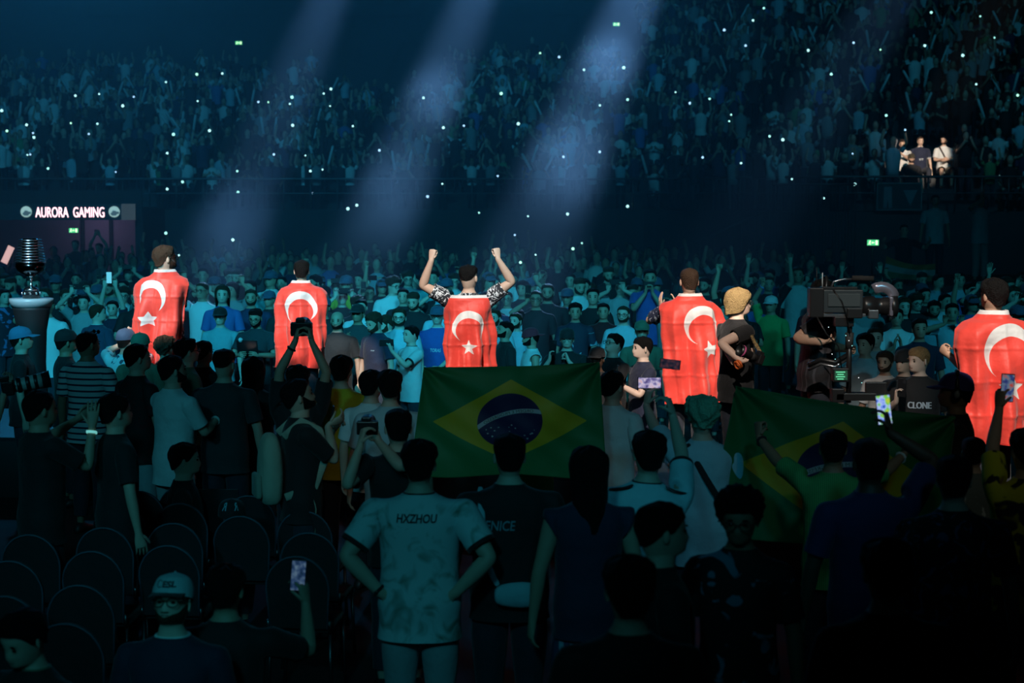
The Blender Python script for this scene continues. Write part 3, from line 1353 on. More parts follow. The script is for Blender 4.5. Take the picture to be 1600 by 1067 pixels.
# emergency exit signs
GREEN = glow('exit_green', (.10, .85, .35), 1.0)
WHITEG = glow('exit_white', (.95, 1.0, .75), 1.6)
for (ex, ey, Y, w, lab) in [(373, 67, 80.2, 11, 'green exit sign high on the wall at the upper left'),
                            (963, 38, 75, 11, 'small bright exit sign inside the third light beam'),
                            (115, 360, 46.8, 15, 'green exit sign below the glowing name board'),
                            (1364, 379, 37.5, 19, 'green exit sign under the right stand')]:
    k = Y / FPX
    e = tag(empty('exit_sign', pix(ex, ey, Y)), lab, 'exit sign')
    mb = MB()
    mb.box((0, .03, 0), (w * k, .06, w * .52 * k))
    mb.build('housing', mat('sign_housing', (.1, .1, .1), .5), e, smooth=False)
    mb = MB()
    mb.box((0, -.005, 0), (w * .94 * k, .012, w * .46 * k))
    mb.build('panel', GREEN, e, smooth=False)
    u = w * k * .1
    mb = MB()                        # running figure
    mb.ell((-2.4 * u, -.014, 1.5 * u), (.5 * u, .003, .5 * u))
    mb.tube([(-2.5 * u, -.014, 1.0 * u), (-2.9 * u, -.014, -.4 * u)], .35 * u, 6)
    mb.tube([(-2.9 * u, -.014, -.4 * u), (-2.0 * u, -.014, -1.0 * u), (-2.2 * u, -.014, -1.9 * u)], .22 * u, 6)
    mb.tube([(-2.9 * u, -.014, -.4 * u), (-3.6 * u, -.014, -1.3 * u), (-4.2 * u, -.014, -1.4 * u)], .22 * u, 6)
    mb.tube([(-3.4 * u, -.014, .2 * u), (-2.6 * u, -.014, .8 * u), (-1.7 * u, -.014, .3 * u)], .18 * u, 6)
    mb.build('running_figure', WHITEG, e)
    mb = MB()                        # door and arrow
    mb.box((2.9 * u, -.014, 0), (1.7 * u, .004, 3.6 * u))
    mb.box((.4 * u, -.014, 0), (1.6 * u, .004, .5 * u))
    r = mb.ring([(-.2 * u, -.014, 1.0 * u), (-.2 * u, -.014, -1.0 * u), (-1.2 * u, -.014, 0)])
    mb.face(r)
    mb.build('arrow', WHITEG, e, smooth=False)
    if Y < 40:
        mb = MB()
        mb.tube([(0, .05, 0), (0, .05, 1.25 - e.location.z)], .025, 6)
        mb.build('post', mat('sign_housing', (.1, .1, .1), .5), e)

# side platform at the right with its stairs and barred railings
PLAT_Z = 1.25
x0 = pix(1345, 400, 35).x
mb = MB()
mb.box((x0 + 8, 37.2, PLAT_Z / 2), (16, 5.0, PLAT_Z))
tag(mb.build('side_platform', DARKC, smooth=False), 'raised side platform below the right stand', None, kind='structure')
mb = MB()
for i in range(12):
    u = i / 11
    p = pix(1050 + 150 * u, 400, 42.6)
    mb.box((p.x, 43.1, .35 + u / 2), (.24, 1.4, .7 + u))
tag(mb.build('stairs', DARKC, smooth=False), 'dark steps climbing to the right stand', None, kind='structure')


def railing(name, p0, p1, hgt, nbar, label, group='barred railings below the right stand'):
    p0, p1 = Vector(p0), Vector(p1)
    e = tag(empty(name, p0), label, 'railing', group)
    d = p1 - p0
    mb = MB()
    mb.tube([(0, 0, hgt), tuple(d + Vector((0, 0, hgt)))], .03, 6)
    mb.build('handrail', RAILM, e)
    mb = MB()
    mb.tube([(0, 0, .08), tuple(d + Vector((0, 0, .08)))], .02, 6)
    mb.build('bottom_rail', RAILM, e)
    bar = MB()
    bar.tube([(0, 0, .06), (0, 0, hgt)], .013, 4, cap=False)
    me = bar.mesh('bar', RAILM)
    for i in range(nbar + 1):
        o = bpy.data.objects.new('bar', me)
        o.location = d * (i / nbar)
        o.parent = e
        COL.objects.link(o)
    return e


railing('railing', (pix(1050, 400, 42.6).x, 42.5, .7), (pix(1200, 400, 42.6).x, 42.5, 1.7), .95, 14, 'dark slanting barred stair railing behind the clapping player')
railing('railing', (pix(1205, 400, 42).x, 42, 0), (pix(1335, 400, 41.5).x, 41.5, 0), 3.25, 26, 'tall dark vertical barred fence above the television camera')
railing('railing', (pix(880, 400, 41.5).x, 41.5, 0), (pix(1040, 400, 41.8).x, 41.8, 0), 1.6, 24, 'low dark barred railing behind the blue shirted man filming')
# hung banner below the lit seats
bn = tag(empty('banner', pix(1405, 307, 43.88)), 'dark hung banner with pale figures below the spotlit seats', 'banner')
k = 43.88 / FPX
mb = MB()
mb.box((0, 0, 0), (70 * k, .03, 42 * k))
mb.build('cloth', mat('banner_cloth', (.03, .07, .08), .8), bn, smooth=False)
mb = MB()
for (cx, cz, sx, sz) in ((0, 20.5, 70, 1.5), (0, -20.5, 70, 1.5), (-34.5, 0, 1.5, 42), (34.5, 0, 1.5, 42)):
    mb.box((cx * k, -.02, cz * k), (sx * k, .012, sz * k))
mb.build('border', mat('banner_border', (.14, .30, .32), .8), bn, smooth=False)
mb = MB()
mb.face(mb.ring([(6 * k, -.02, 10 * k), (28 * k, -.02, 10 * k), (17 * k, -.02, -15 * k)]))
mb.build('printed_arrow', mat('banner_print', (.12, .26, .30), .8), bn, smooth=False)
mb = MB()
mb.face(mb.ring([(x * k, -.02, z * k) for x, z in ((-24, 15), (-12, 15), (-11, -18), (-16, -18), (-18, -5), (-20, -18), (-25, -18))]))
mb.build('printed_figure', mat('banner_print', (.12, .26, .30), .8), bn, smooth=False)

# thin stage haze hanging over the far half of the hall
hz = bpy.data.materials.new('stage_haze')
hz.use_nodes = True
hn = hz.node_tree
hn.nodes.clear()
ho = hn.nodes.new('ShaderNodeOutputMaterial')
hv = hn.nodes.new('ShaderNodeVolumeScatter')
hv.inputs['Color'].default_value = (.75, .85, 1.0, 1)
hv.inputs['Density'].default_value = 0.016
hv.inputs['Anisotropy'].default_value = 0.7
hn.links.new(hv.outputs[0], ho.inputs['Volume'])
mb = MB()
mb.box((0, 0, 0), (46, 22.0, 14.0))
haze = mb.build('haze', hz, loc=(0, 32.6, 7.05), smooth=False)
tag(haze, 'thin blue stage haze hanging above the far crowd', 'haze', kind='stuff')

# denser puffs of smoke drifting through the beams
pm = bpy.data.materials.new('smoke_puff')
pm.use_nodes = True
pn = pm.node_tree
pn.nodes.clear()
N_, L_ = pn.nodes, pn.links
po2 = N_.new('ShaderNodeOutputMaterial')
pv = N_.new('ShaderNodeVolumeScatter')
pv.inputs['Color'].default_value = (.8, .88, 1.0, 1)
pv.inputs['Anisotropy'].default_value = .6
tc_ = N_.new('ShaderNodeTexCoord')
ln_ = N_.new('ShaderNodeVectorMath')
ln_.operation = 'LENGTH'
L_.new(tc_.outputs['Object'], ln_.inputs[0])
mr_ = N_.new('ShaderNodeMapRange')
mr_.interpolation_type = 'SMOOTHSTEP'
mr_.inputs[1].default_value = 1.0
mr_.inputs[2].default_value = 0.15
mr_.inputs[3].default_value = 0.0
mr_.inputs[4].default_value = 1.0
L_.new(ln_.outputs['Value'], mr_.inputs[0])
nz_ = N_.new('ShaderNodeTexNoise')
nz_.inputs['Scale'].default_value = 2.2
nz_.inputs['Detail'].default_value = 3
L_.new(tc_.outputs['Object'], nz_.inputs['Vector'])
m1 = N_.new('ShaderNodeMath')
m1.operation = 'MULTIPLY'
L_.new(mr_.outputs[0], m1.inputs[0])
L_.new(nz_.outputs['Fac'], m1.inputs[1])
m2 = N_.new('ShaderNodeMath')
m2.operation = 'MULTIPLY'
m2.inputs[1].default_value = .13
L_.new(m1.outputs[0], m2.inputs[0])
L_.new(m2.outputs[0], pv.inputs['Density'])
L_.new(pv.outputs[0], po2.inputs['Volume'])
sph = MB()
sph.ell((0, 0, 0), (1, 1, 1), 0, 16, 10)
SPH = sph.mesh('smoke_puff', pm)
for (ax, ay, bx, by, ya, yb, f, rx_, rl, lab) in [
        (512, 0, 345, 400, 33, 25, .93, 1.0, 1.9, 'pale smoke puff low in the leftmost beam'), (740, 0, 575, 390, 33, 25, .82, .9, 2.0, 'pale smoke puff low in the second beam'),
        (740, 0, 575, 390, 33, 25, .45, .8, 1.4, 'faint smoke puff midway up the second beam'), (990, 0, 845, 350, 33, 25, .78, 1.0, 1.8, 'bright smoke puff low in the third beam'),
        (990, 0, 845, 350, 33, 25, .34, .8, 1.2, 'smoke puff high in the third beam')]:
    A, B = pix(ax, ay, ya), pix(bx, by, yb)
    o = bpy.data.objects.new('smoke_puff', SPH)
    o.location = A.lerp(B, f)
    o.rotation_euler = (B - A).to_track_quat('Z', 'Y').to_euler()
    o.scale = (rx_, rx_, rl)
    COL.objects.link(o)
    tag(o, lab, 'smoke', kind='stuff')


# ------------------------------------------------------------------ flags
def sd_star(x, y, r, rf=.45):
    k1 = np.array([0.809016994375, -0.587785252292])
    k2 = np.array([-k1[0], k1[1]])
    x = np.abs(x)
    for kk in (k1, k2):
        d = 2 * np.maximum(kk[0] * x + kk[1] * y, 0)
        x = x - d * kk[0]
        y = y - d * kk[1]
    x = np.abs(x)
    y = y - r
    ba = rf * np.array([-k1[1], k1[0]]) - np.array([0, 1])
    h = np.clip((x * ba[0] + y * ba[1]) / (ba @ ba), 0, r)
    dx, dy = x - ba[0] * h, y - ba[1] * h
    return np.sqrt(dx * dx + dy * dy) * np.sign(y * ba[0] - x * ba[1])


def flag_mat(name, base, layers, trans=.25, bump=.6):
    """cloth dyed in flat areas; each layer is (attribute, colour): attribute < 0 inside"""
    key = 'flag_' + name
    if key in MATS:
        return MATS[key]
    m, nt, b = _nodes(key)
    N, L = nt.nodes, nt.links
    prev = None
    for at, col in layers:
        a = N.new('ShaderNodeAttribute')
        a.attribute_name = at
        mr = N.new('ShaderNodeMapRange')
        mr.inputs[1].default_value = -.002
        mr.inputs[2].default_value = .002
        mr.inputs[3].default_value = 1
        mr.inputs[4].default_value = 0
        L.new(a.outputs['Fac'], mr.inputs[0])
        mx = N.new('ShaderNodeMix')
        mx.data_type = 'RGBA'
        if prev is None:
            mx.inputs['A'].default_value = base + (1,)
        else:
            L.new(prev, mx.inputs['A'])
        mx.inputs['B'].default_value = col + (1,)
        L.new(mr.outputs[0], mx.inputs['Factor'])
        prev = mx.outputs['Result']
    L.new(prev, b.inputs['Base Color'])
    b.inputs['Roughness'].default_value = .55
    b.inputs['Sheen Weight'].default_value = .2
    tc = N.new('ShaderNodeTexCoord')
    nz = N.new('ShaderNodeTexNoise')
    nz.inputs['Scale'].default_value = 7
    nz.inputs['Detail'].default_value = 3
    L.new(tc.outputs['Object'], nz.inputs['Vector'])
    bp = N.new('ShaderNodeBump')
    bp.inputs['Strength'].default_value = bump
    bp.inputs['Distance'].default_value = .03
    L.new(nz.outputs['Fac'], bp.inputs['Height'])
    L.new(bp.outputs['Normal'], b.inputs['Normal'])
    tr = N.new('ShaderNodeBsdfTranslucent')
    L.new(prev, tr.inputs['Color'])
    ms = N.new('ShaderNodeMixShader')
    ms.inputs[0].default_value = trans
    L.new(b.outputs[0], ms.inputs[1])
    L.new(tr.outputs[0], ms.inputs[2])
    L.new(ms.outputs[0], N['Material Output'].inputs['Surface'])
    MATS[key] = m
    return m


def cloth_grid(name, fn, us, vs, attrs, material, thick=.0):
    """a sheet sampled from fn(u, v); attrs: name -> array over the grid"""
    P = np.array([[fn(u, v) for u in us] for v in vs])
    mb = MB()
    mb.grid(P)
    me = mb.mesh(name, material, recalc=False)
    for k, arr in attrs.items():
        at = me.attributes.new(k, 'FLOAT', 'POINT')
        at.data.foreach_set('value', np.asarray(arr, dtype=np.float32).ravel())
    o = bpy.data.objects.new(name, me)
    COL.objects.link(o)
    return o


RED = (.90, .070, .050)
TURK = flag_mat('red_crescent', RED, [('emb', (.82, .82, .82))], trans=.12)
NECK = [(0, .092, .092, 1.538), (.045, .108, .108, 1.508), (.09, .140, .122, 1.478), (.15, .218, .148, 1.452), (.21, .272, .165, 1.395),
        (.28, .280, .172, 1.318), (.55, .276, .190, 1.05), (1.0, .262, .195, .60)]
BACK = [(0, .165, .105, 1.480), (.05, .200, .140, 1.440), (.15, .216, .165, 1.34), (.4, .228, .195, 1.09), (1.0, .235, .215, .49)]


def make_cape(who, label, prof=NECK, G=.66, Lr=1.5, fold=.027, seed=0, phimax=118, swing=0.0, tilt=0.0, emb_u=0.0, emb_a=0.0, emb_rot=0.0, wk=1.0):
    po = who['po']
    rs = np.random.default_rng(seed)
    ph = rs.uniform(0, 6.28, 6)
    Lq = [p[0] for p in prof]
    Ltot = G * Lr

    def arcmap(W, D, s):
        t = np.linspace(0, PI * .9, 60)
        ds = np.sqrt((W * np.cos(t)) ** 2 + (D * np.sin(t)) ** 2)
        cum = np.concatenate([[0], np.cumsum((ds[1:] + ds[:-1]) / 2 * np.diff(t))])
        end = np.interp(math.radians(phimax), t, cum)
        k = min(1.0, end / (G / 2))
        return np.interp(abs(s) * k, cum, t) * (1 if s >= 0 else -1)

    def fn(a, l):
        W, D, z = (np.interp(l, Lq, [p[i] for p in prof]) for i in (1, 2, 3))
        kk = 1 + (wk - 1) * min(1, max(0, (l - .1) / .15))
        W, D = W * kk, D * kk
        phi = arcmap(W, D, a * G)
        am = fold * (min(1, max(0, (l - .12) / .4)) + .7 * max(0, l - .5))
        rr = am * (math.sin(6 * phi + ph[0] + 1.5 * l) + .7 * math.sin(11 * phi + ph[1] - 2 * l)) + .35 * fold * math.sin(18 * l + 3 * phi + ph[2])
        for q in (.3, .52, .74):
            rr += .005 * math.exp(-((l / Ltot - q) * Ltot / .011) ** 2)
        for q in (-.25, 0, .25):
            rr += .004 * math.exp(-((a - q) * G / .011) ** 2) * min(1, l / .3)
        x = (W + rr) * math.sin(phi) + tilt * max(0, l - .2)
        y = -.012 - (D + rr * 1.3) * math.cos(phi) - swing * l
        return po.T((x, y, z))
    us = np.linspace(-.5, .5, 96)
    vs = np.linspace(0, Ltot, 120)
    A, Lg = np.meshgrid(us, vs)
    U = Lg / G - emb_u
    hoist = Lg / G - .055
    er = math.radians(emb_rot)
    A, U = (A - emb_a) * math.cos(er) + (U - .6) * math.sin(er), .6 + (U - .6) * math.cos(er) - (A - emb_a) * math.sin(er)
    cres = np.maximum(np.hypot(U - .5, A) - .25, -(np.hypot(U - .5625, A) - .2))
    star = sd_star(A, -(U - .815), .125)
    emb = np.minimum(np.minimum(cres, star), hoist)
    o = cloth_grid('crescent_flag', fn, us, vs, {'emb': emb}, TURK)
    o.location = who['base']
    o.rotation_euler = (0, 0, who['yaw'])
    o.scale = (who['s'],) * 3
    so = o.modifiers.new('solidify', 'SOLIDIFY')
    so.thickness = .003
    tag(o, label, 'flag', 'red crescent flags worn as capes')
    return o


# ------------------------------------------------------------------ the five players on the stage
JERSEY = patterned('black_white_jersey', (.02, .022, .03), (.75, .77, .8), 16, .53, .55, 2.5)
NAVYJ = patterned('navy_white_jersey', (.02, .03, .07), (.55, .62, .75), 15, .55, .57, 2.5)
BLK = cloth('black', (.012, .012, .014))
ar = dict(t=(.07, .22, 1.08), e=(.05, -.4, -1))
al = dict(t=(-.07, .22, 1.08), e=(-.05, -.4, -1))
p1 = person(257, 385, z0=STAGE_Z, r=155, yaw=-18, head=(-38, 2, 0), L=al, R=ar, tone=0, hair=('messy', 'brown'), beard='brown', glasses=True,
            shirt=JERSEY, sub=2, label='bearded man in glasses wearing a red flag cape, nearest the trophy')
make_cape(p1, 'red crescent flag draped over the bearded man nearest the trophy', seed=1, G=.64, Lr=1.6, tilt=-.08, emb_a=-.07, wk=1.05)
p2 = person(471, 407, z0=STAGE_Z, r=148, yaw=2, head=(0, 2, 0), L=al, R=ar, hair=('short', 'black'), shirt=JERSEY, sub=2,
            label='short haired man wearing a red flag cape, behind the raised photo camera')
make_cape(p2, 'red crescent flag on the back of the man behind the raised photo camera', seed=2, G=.70)
p3 = person(732, 415, z0=STAGE_Z, r=168, yaw=2, head=(-22, 4, 0), w=1.06, fat=1.12, hair=('fade', 'black'), shirt=JERSEY, sub=2, sleeve=.62,
            L=dict(p=(674, 407, 16.55), e=(-1, .1, -.5), d=(.12, .1, 1), c=1.25, n=(.5, .8, 0)),
            R=dict(p=(778, 405, 16.55), e=(1, .1, -.5), d=(-.12, .1, 1), c=1.25, n=(-.5, .8, 0)),
            label='man raising both fists, red flag hanging from his shoulders')
make_cape(p3, 'red crescent flag hanging from the man with raised fists', prof=BACK, seed=5, G=.60, fold=.030, phimax=92)
p4 = person(1077, 419, z0=STAGE_Z, r=180, yaw=6, head=(0, 3, 0), hair=('buzz', 'brown'), shirt=NAVYJ, sub=2,
            L=dict(p=(1034, 487, 15.95), e=(-1, -.3, -.6), d=(-.1, .25, 1), c=.15, n=(1, .1, 0)),
            R=dict(p=(1056, 489, 16.05), e=(.6, 0, -1), d=(-.1, .3, 1), c=.15, n=(-1, .1, 0)),
            label='man clapping his hands beside the blonde photographer, wearing a red flag cape')
make_cape(p4, 'red crescent flag worn by the clapping man', seed=9, G=.66, Lr=1.55, wk=1.05, phimax=100, tilt=.05, emb_a=.14, emb_rot=-14)
p5 = person(1553, 437, z0=STAGE_Z, r=215, yaw=12, head=(16, 0, 0), hair=('messy', 'black'), tone=1, shirt=BLK, sub=2, w=.92,
            L=dict(t=(-.215, .23, 1.19), e=(-.2, -.3, -1), d=(-.3, .8, .5), c=1.0), R=ar,
            label='dark haired man wearing a red flag cape at the right edge')
make_cape(p5, 'red crescent flag worn by the man at the right edge', seed=4, G=.80, Lr=1.35, phimax=116, emb_u=-.06, emb_a=.05, wk=1.12)

# ------------------------------------------------------------------ trophy on its plinth
tb = pix(49, 466, 18.6)
CHROME = mat('chrome', (.8, .82, .85), .24, 1.0, var=.05)
BLKG = mat('gloss_black', (.012, .012, .014), .2, coat=.5)
pl_ = tag(empty('trophy_plinth', (tb.x, tb.y, STAGE_Z)), 'round dark plinth with a pale top carrying the trophy', 'plinth')
ph_ = tb.z - STAGE_Z
mb = MB()
mb.lathe([(.20, 0), (.18, .06), (.15, .12), (.135, ph_ * .5), (.15, ph_ * .75), (.19, ph_ - .12), (.20, ph_ - .08)], 32)
mb.build('plinth_body', mat('plinth_black', (.012, .012, .014), .6), pl_)
mb = MB()
mb.lathe([(.20, ph_ - .09), (.225, ph_ - .03), (.225, ph_), (.001, ph_)], 36)
mb.build('plinth_top', mat('plinth_top', (.42, .44, .46), .35), pl_)
tr = tag(empty('trophy', (tb.x, tb.y, tb.z)), 'tall silver goblet trophy of stacked rings on the round plinth', 'trophy')
tr.scale = (1.02,) * 3
mb = MB()
mb.lathe([(.088, 0), (.088, .07), (.075, .08)], 32)
mb.build('base', BLKG, tr)
mb = MB()
mb.lathe([(.078, .08), (.070, .10), (.045, .115), (.016, .13), (.012, .18), (.022, .19), (.012, .20), (.016, .215), (.06, .235), (.05, .245)], 32)
mb.build('stem', CHROME, tr)
mb = MB()
mb.lathe([(.02, .235), (.09, .25), (.135, .285), (.150, .32), (.150, .36), (.09, .365), (.075, .61), (.001, .61)], 32)
mb.build('bowl', mat('smoked_chrome', (.10, .11, .12), .15, 1.0), tr)
for i in range(9):
    z = .365 + i * .0275
    rr = .152 - .0045 * i
    mb = MB()
    mb.lathe([(rr - .03, z), (rr, z + .002), (rr + .002, z + .008), (rr - .002, z + .014), (rr - .03, z + .015)], 36)
    mb.build('ring', CHROME, tr)
for k in range(9):
    t = k * 2 * PI / 9
    mb = MB()
    mb.ell((.088 * math.cos(t), .088 * math.sin(t), .055), (.014, .014, .016), 0, 8, 5)
    mb.build('stud', CHROME, tr)

# ------------------------------------------------------------------ camera crew
blonde = person(1152, 452, z0=STAGE_Z, r=196, yaw=-62, head=(-14, -4, 0), hair=('bob', 'blonde'), tone=3, glasses=True, shirt=BLK, sub=2, sleeve=.45, trim=BLK,
                L=dict(p=(1148, 572, 13.95), e=(-.3, -.4, -1), d=(.1, .8, .6), c=.5, n=(0, 0, 1)),
                R=dict(p=(1160, 566, 13.9), e=(.5, -.9, -.8), d=(.0, .8, .35), c=.5, n=(0, 0, 1)),
                label='blonde photographer in black shirt and glasses beside the clapping player')
PINK = mat('pink_ring', (.8, .15, .4), .4)
photo_camera(pix(1184, 561, 13.62), (-.8, -.35, .4), 'black still camera with pink ring held by the blonde photographer', ring=PINK, s=.85)
mb = MB()
a = blonde['W']((.02, .10, 1.44))
b = blonde['W']((-.10, .06, 1.46))
mb.tube([tuple(a), tuple((a + pix(1186, 556, 13.62)) / 2 + Vector((0, -.03, 0))), tuple(pix(1188, 550, 13.62))], .016, 6, ry=.004)
tag(mb.build('camera_strap', patterned('strap_pattern', (.5, .33, .12), (.04, .03, .03), 60)), 'patterned strap from the blonde photographer to the still camera', 'strap')
for k, dz in enumerate((0, .022)):
    mb = MB()
    c = V3(blonde['po'].arms[1]['wr']) - V3(blonde['po'].arms[1]['hd']) * (.035 + dz)
    a_, b_ = perp(blonde['po'].arms[1]['hd'])
    mb.tube([c + (a_ * math.cos(t) + b_ * math.sin(t)) * .033 for t in np.linspace(0, 2 * PI, 13)], .009, 6, cap=False)
    mb.build('wristband', mat('orange_band', (.8, .16, .03), .6), blonde['e'])

oper = person(1276, 436, z0=STAGE_Z, r=188, yaw=-80, head=(-4, -6, 0), tone=1, hair=('short', 'black'), sub=2, w=1.12, fat=1.35, lean=4,
              shirt=striped('charcoal_stripe', (.016, .016, .02), (.05, .05, .06), .06, .012, 0), R=dict(p=(1284, 535, 14.52), e=(.1, -1, -.75), d=(.0, 1, .15), c=.6, n=(-.2, 0, 1)),
              L=dict(p=(1322, 545, 14.75), e=(-.3, -.2, -1), c=.8), headset=True,
              label='television camera operator in dark shirt behind the large camera rig')
rig = tag(empty('camera_rig', pix(1318, 480, 14.38)), 'large black body mounted television camera rig with zoom lens', 'camera rig')
k = 14.38 / FPX
BKP = mat('black_plastic', (.015, .015, .016), .35)
GREYM = mat('camera_shell', (.035, .045, .05), .35, coat=.3)
ALU = mat('brushed_metal', (.35, .36, .38), .3, .9)


def rb(name, c, s, m, parent=None, R=None, bev=.008):
    mb = MB()
    mb.box((0, 0, 0), (s[0] * k, s[1], s[2] * k), 0, R)
    return mb.build(name, m, parent or rig, smooth=False, loc=(c[0] * k, c[1], c[2] * k), bevel=bev)


def rt(name, pts, r, m, parent=None, n=8):
    mb = MB()
    mb.tube([(p[0] * k, p[1], p[2] * k) for p in pts], r * k if not hasattr(r, '__len__') else [q * k for q in r], n)
    return mb.build(name, m, parent or rig)


body_ = rb('camera_body', (-3, 0, 10), (62, .14, 36), GREYM)
rb('side_panel', (-2, -.075, 12), (50, .012, 20), mat('panel_grey', (.06, .075, .08), .3), body_ and rig, bev=.003)
rb('battery_block', (-44, 0, 8), (22, .15, 46), BKP)
rb('top_plate', (-8, 0, 30), (56, .09, 4), BKP, bev=.003)
rt('top_handle', [(-20, 0, 30), (-16, 0, 40), (0, 0, 44), (14, 0, 44)], 1.6, ALU)
rt('shotgun_microphone', [(12, -.03, 46), (45, -.03, 45)], [4.2, 4.2], mat('foam', (.02, .02, .02), .95))
rt('antenna', [(-42, .02, 30), (-42, .02, 62)], .7, BKP)
rt('antenna', [(-33, .02, 30), (-33, .02, 54)], .9, mat('antenna_white', (.5, .55, .55), .5))
mb = MB()
mb.lathe([(.075, 0), (.08, .03), (.08, .10), (.065, .11), (.065, .16), (.075, .17), (.075, .22), (.09, .23), (.09, .28)], 24)
ln = mb.build('zoom_lens', BKP, rig, loc=(28 * k, 0, 2 * k))
ln.rotation_euler = (0, PI / 2, 0)
mb = MB()
pts = [(58 + 22 * math.sin(t), -.02, 8 + 24 * math.cos(t)) for t in np.linspace(-.6, 2.6, 12)]
mb.tube([(p[0] * k, p[1], p[2] * k) for p in pts], 3.0 * k, 6, 0, ry=.05)
mb.build('lens_shade', mat('shade_silver', (.38, .36, .44), .25, .6), rig)
rb('matte_box', (72, 0, 2), (6, .17, 30), mat('shade_silver', (.38, .36, .44), .25, .6), bev=.01)
rb('focus_motor', (44, -.05, -10), (16, .09, 14), ALU)
rb('viewfinder_monitor', (14, -.10, -8), (24, .03, 16), BKP)
rb('mount_plate', (-2, 0, -12), (70, .10, 5), ALU, bev=.003)
rb('gimbal_head', (0, 0, -22), (30, .10, 16), BKP)
rt('center_post', [(10, 0, -28), (10, 0, -150)], [4.2, 4.2], BKP, n=10)
rt('gimbal_handle', [(10, 0, -40), (10, 0, -64)], [7, 6], mat('rubber', (.03, .03, .03), .7), n=10)
rt('support_arm', [(8, .02, -75), (-14, -.05, -86), (-34, 0, -82), (-52, .05, -92)], [4, 4, 4, 4], BKP)
rt('support_arm', [(8, .02, -82), (-14, -.05, -93), (-34, 0, -89), (-52, .05, -99)], [2.6] * 4, ALU)
rb('recorder_box', (-6, -.06, -105), (26, .08, 22), BKP)
scr_ = rb('recorder_screen', (-6, -.103, -105), (20, .004, 15), mat('recorder_screen', (.05, .2, .12), .3), bev=0)
for i in range(4):
    rb('status_line', (-7, -.108, -100 - i * 3.6), (14 - (i % 2) * 4, .002, 1.6), glow('led_green', (.15, .75, .4), .6), scr_, bev=0)
scr_.parent = rig
for o in list(scr_.children):
    o.location = Vector(o.location) - Vector(scr_.location)
rb('lower_sled', (20, 0, -140), (64, .12, 12), BKP)
rb('sled_monitor', (52, -.02, -128), (34, .04, 22), BKP)
rb('sled_battery', (-8, .0, -138), (20, .12, 22), BKP)
for i in range(9):
    mb = MB()
    mb.ell((0, 0, 0), (.004, .004, .004), 0, 6, 4)
    mb.build('indicator_lamp', glow('led_teal' if i % 2 else 'led_white', (.3, .85, .85) if i % 2 else (.9, .95, 1), 1.2), rig,
             loc=((-26 + (i * 37) % 58) * k, -.09, (-30 - (i * 29) % 95) * k))
rt('cable', [(-20, -.08, 30), (-6, -.09, 10), (2, -.09, -12), (8, -.07, -40)], 1.0, BKP)
rt('cable', [(-44, -.08, -14), (-30, -.1, -40), (-10, -.08, -60), (-4, -.07, -95)], 1.2, BKP)


# ------------------------------------------------------------------ near crowd (seen from behind, mostly in shade)
WHT = cloth('white', (.72, .74, .75))
GRY = cloth('grey', (.38, .40, .42))
LBL = cloth('pale_blue', (.40, .58, .66))
BLU = cloth('blue', (.05, .10, .38))
NAV = cloth('navy', (.015, .02, .05))
YEL = cloth('yellow', (.62, .46, .02))
GRN = cloth('green', (.05, .42, .12))
RDC = cloth('red', (.45, .02, .03))
DRD = cloth('dark_red', (.10, .008, .012))
CHA = cloth('charcoal', (.035, .036, .04))
OLV = cloth('olive', (.10, .16, .10))
DEN = cloth('pale_denim', (.16, .22, .30))
BEI = cloth('beige', (.45, .42, .32))
BLKD = cloth('black', (.012, .012, .014))


def Yof(py, h):
    return onplane(800, py, h).y


def dec(info, side, body, cx, cz, w, h, color, name='lettering', bold=.02, slant=0.0):
    lettering(name, body, on_surface(info['shirt'], side, cx, cz), mat('print_' + '%02x%02x%02x' % tuple(int(c * 255) for c in color), color, .7),
              info['shirt'], w, h, bold, slant)


def band(info, side, m, back=.03, name='wristband'):
    A = info['po'].arms[side]
    c = V3(A['wr']) - unit(A['wr'] - A['el']) * back
    a_, b_ = perp(A['wr'] - A['el'])
    mb = MB()
    mb.tube([c + (a_ * math.cos(t) + b_ * math.sin(t)) * .031 for t in np.linspace(0, 2 * PI, 15)], .005, 6, ry=.010, cap=False)
    return mb.build(name, m, info['e'])


# left side
f_cap = person(34, 513, 1.72, yaw=-80, head=(0, 4, 0), hair=('short', 'black'), cap=cloth('cap_blue', (.12, .22, .38)), shirt=BLKD,
               label='man in a pale blue cap facing right at the left edge')
person(103, 517, 1.70, yaw=-62, head=(0, 0, 0), tone=2, hair=('short', 'black'), cap=BLKD, shirt=BLKD,
       label='dark skinned man in a black cap left of the striped shirt')
STR = striped('breton', (.62, .66, .68), (.012, .015, .05), .052, .016)
f_str = person(136, 518, 1.80, yaw=-22, head=(-25, 0, 0), tone=2, hair=('buzz', 'black'), shirt=STR, w=1.08, sub=2, R=dict(t=(.28, .12, .92)),
               label='man in a white and navy striped shirt, seen from behind')
mb = MB()
for sg in (-1, 1):
    mb.ell(f_str['po'].H((sg * .036, .085, 1.748)), (.028, .008, .018), 0, 8, 5, f_str['po'].hR)
mb.tube([f_str['po'].H((-.08, 0, 1.72)), f_str['po'].H((-.06, .09, 1.75)), f_str['po'].H((.06, .09, 1.75)), f_str['po'].H((.08, 0, 1.72))], .004, 5)
mb.build('sunglasses', mat('dark_lens', (.01, .01, .012), .1), f_str['e'])
f_lens = person(-34, 575, 1.75, yaw=-75, hair=('short', 'black'), shirt=BLKD, R=dict(p=(8, 612, 12.7), e=(.3, -.5, -1), n=(0, 0, 1), c=.6),
                label='photographer cut off by the left edge, only the holding hand in view')
photo_camera(pix(10, 606, 12.75), (.95, .25, .18), 'white telephoto lens camera pointing right at the left edge', white=True, s=1.15)
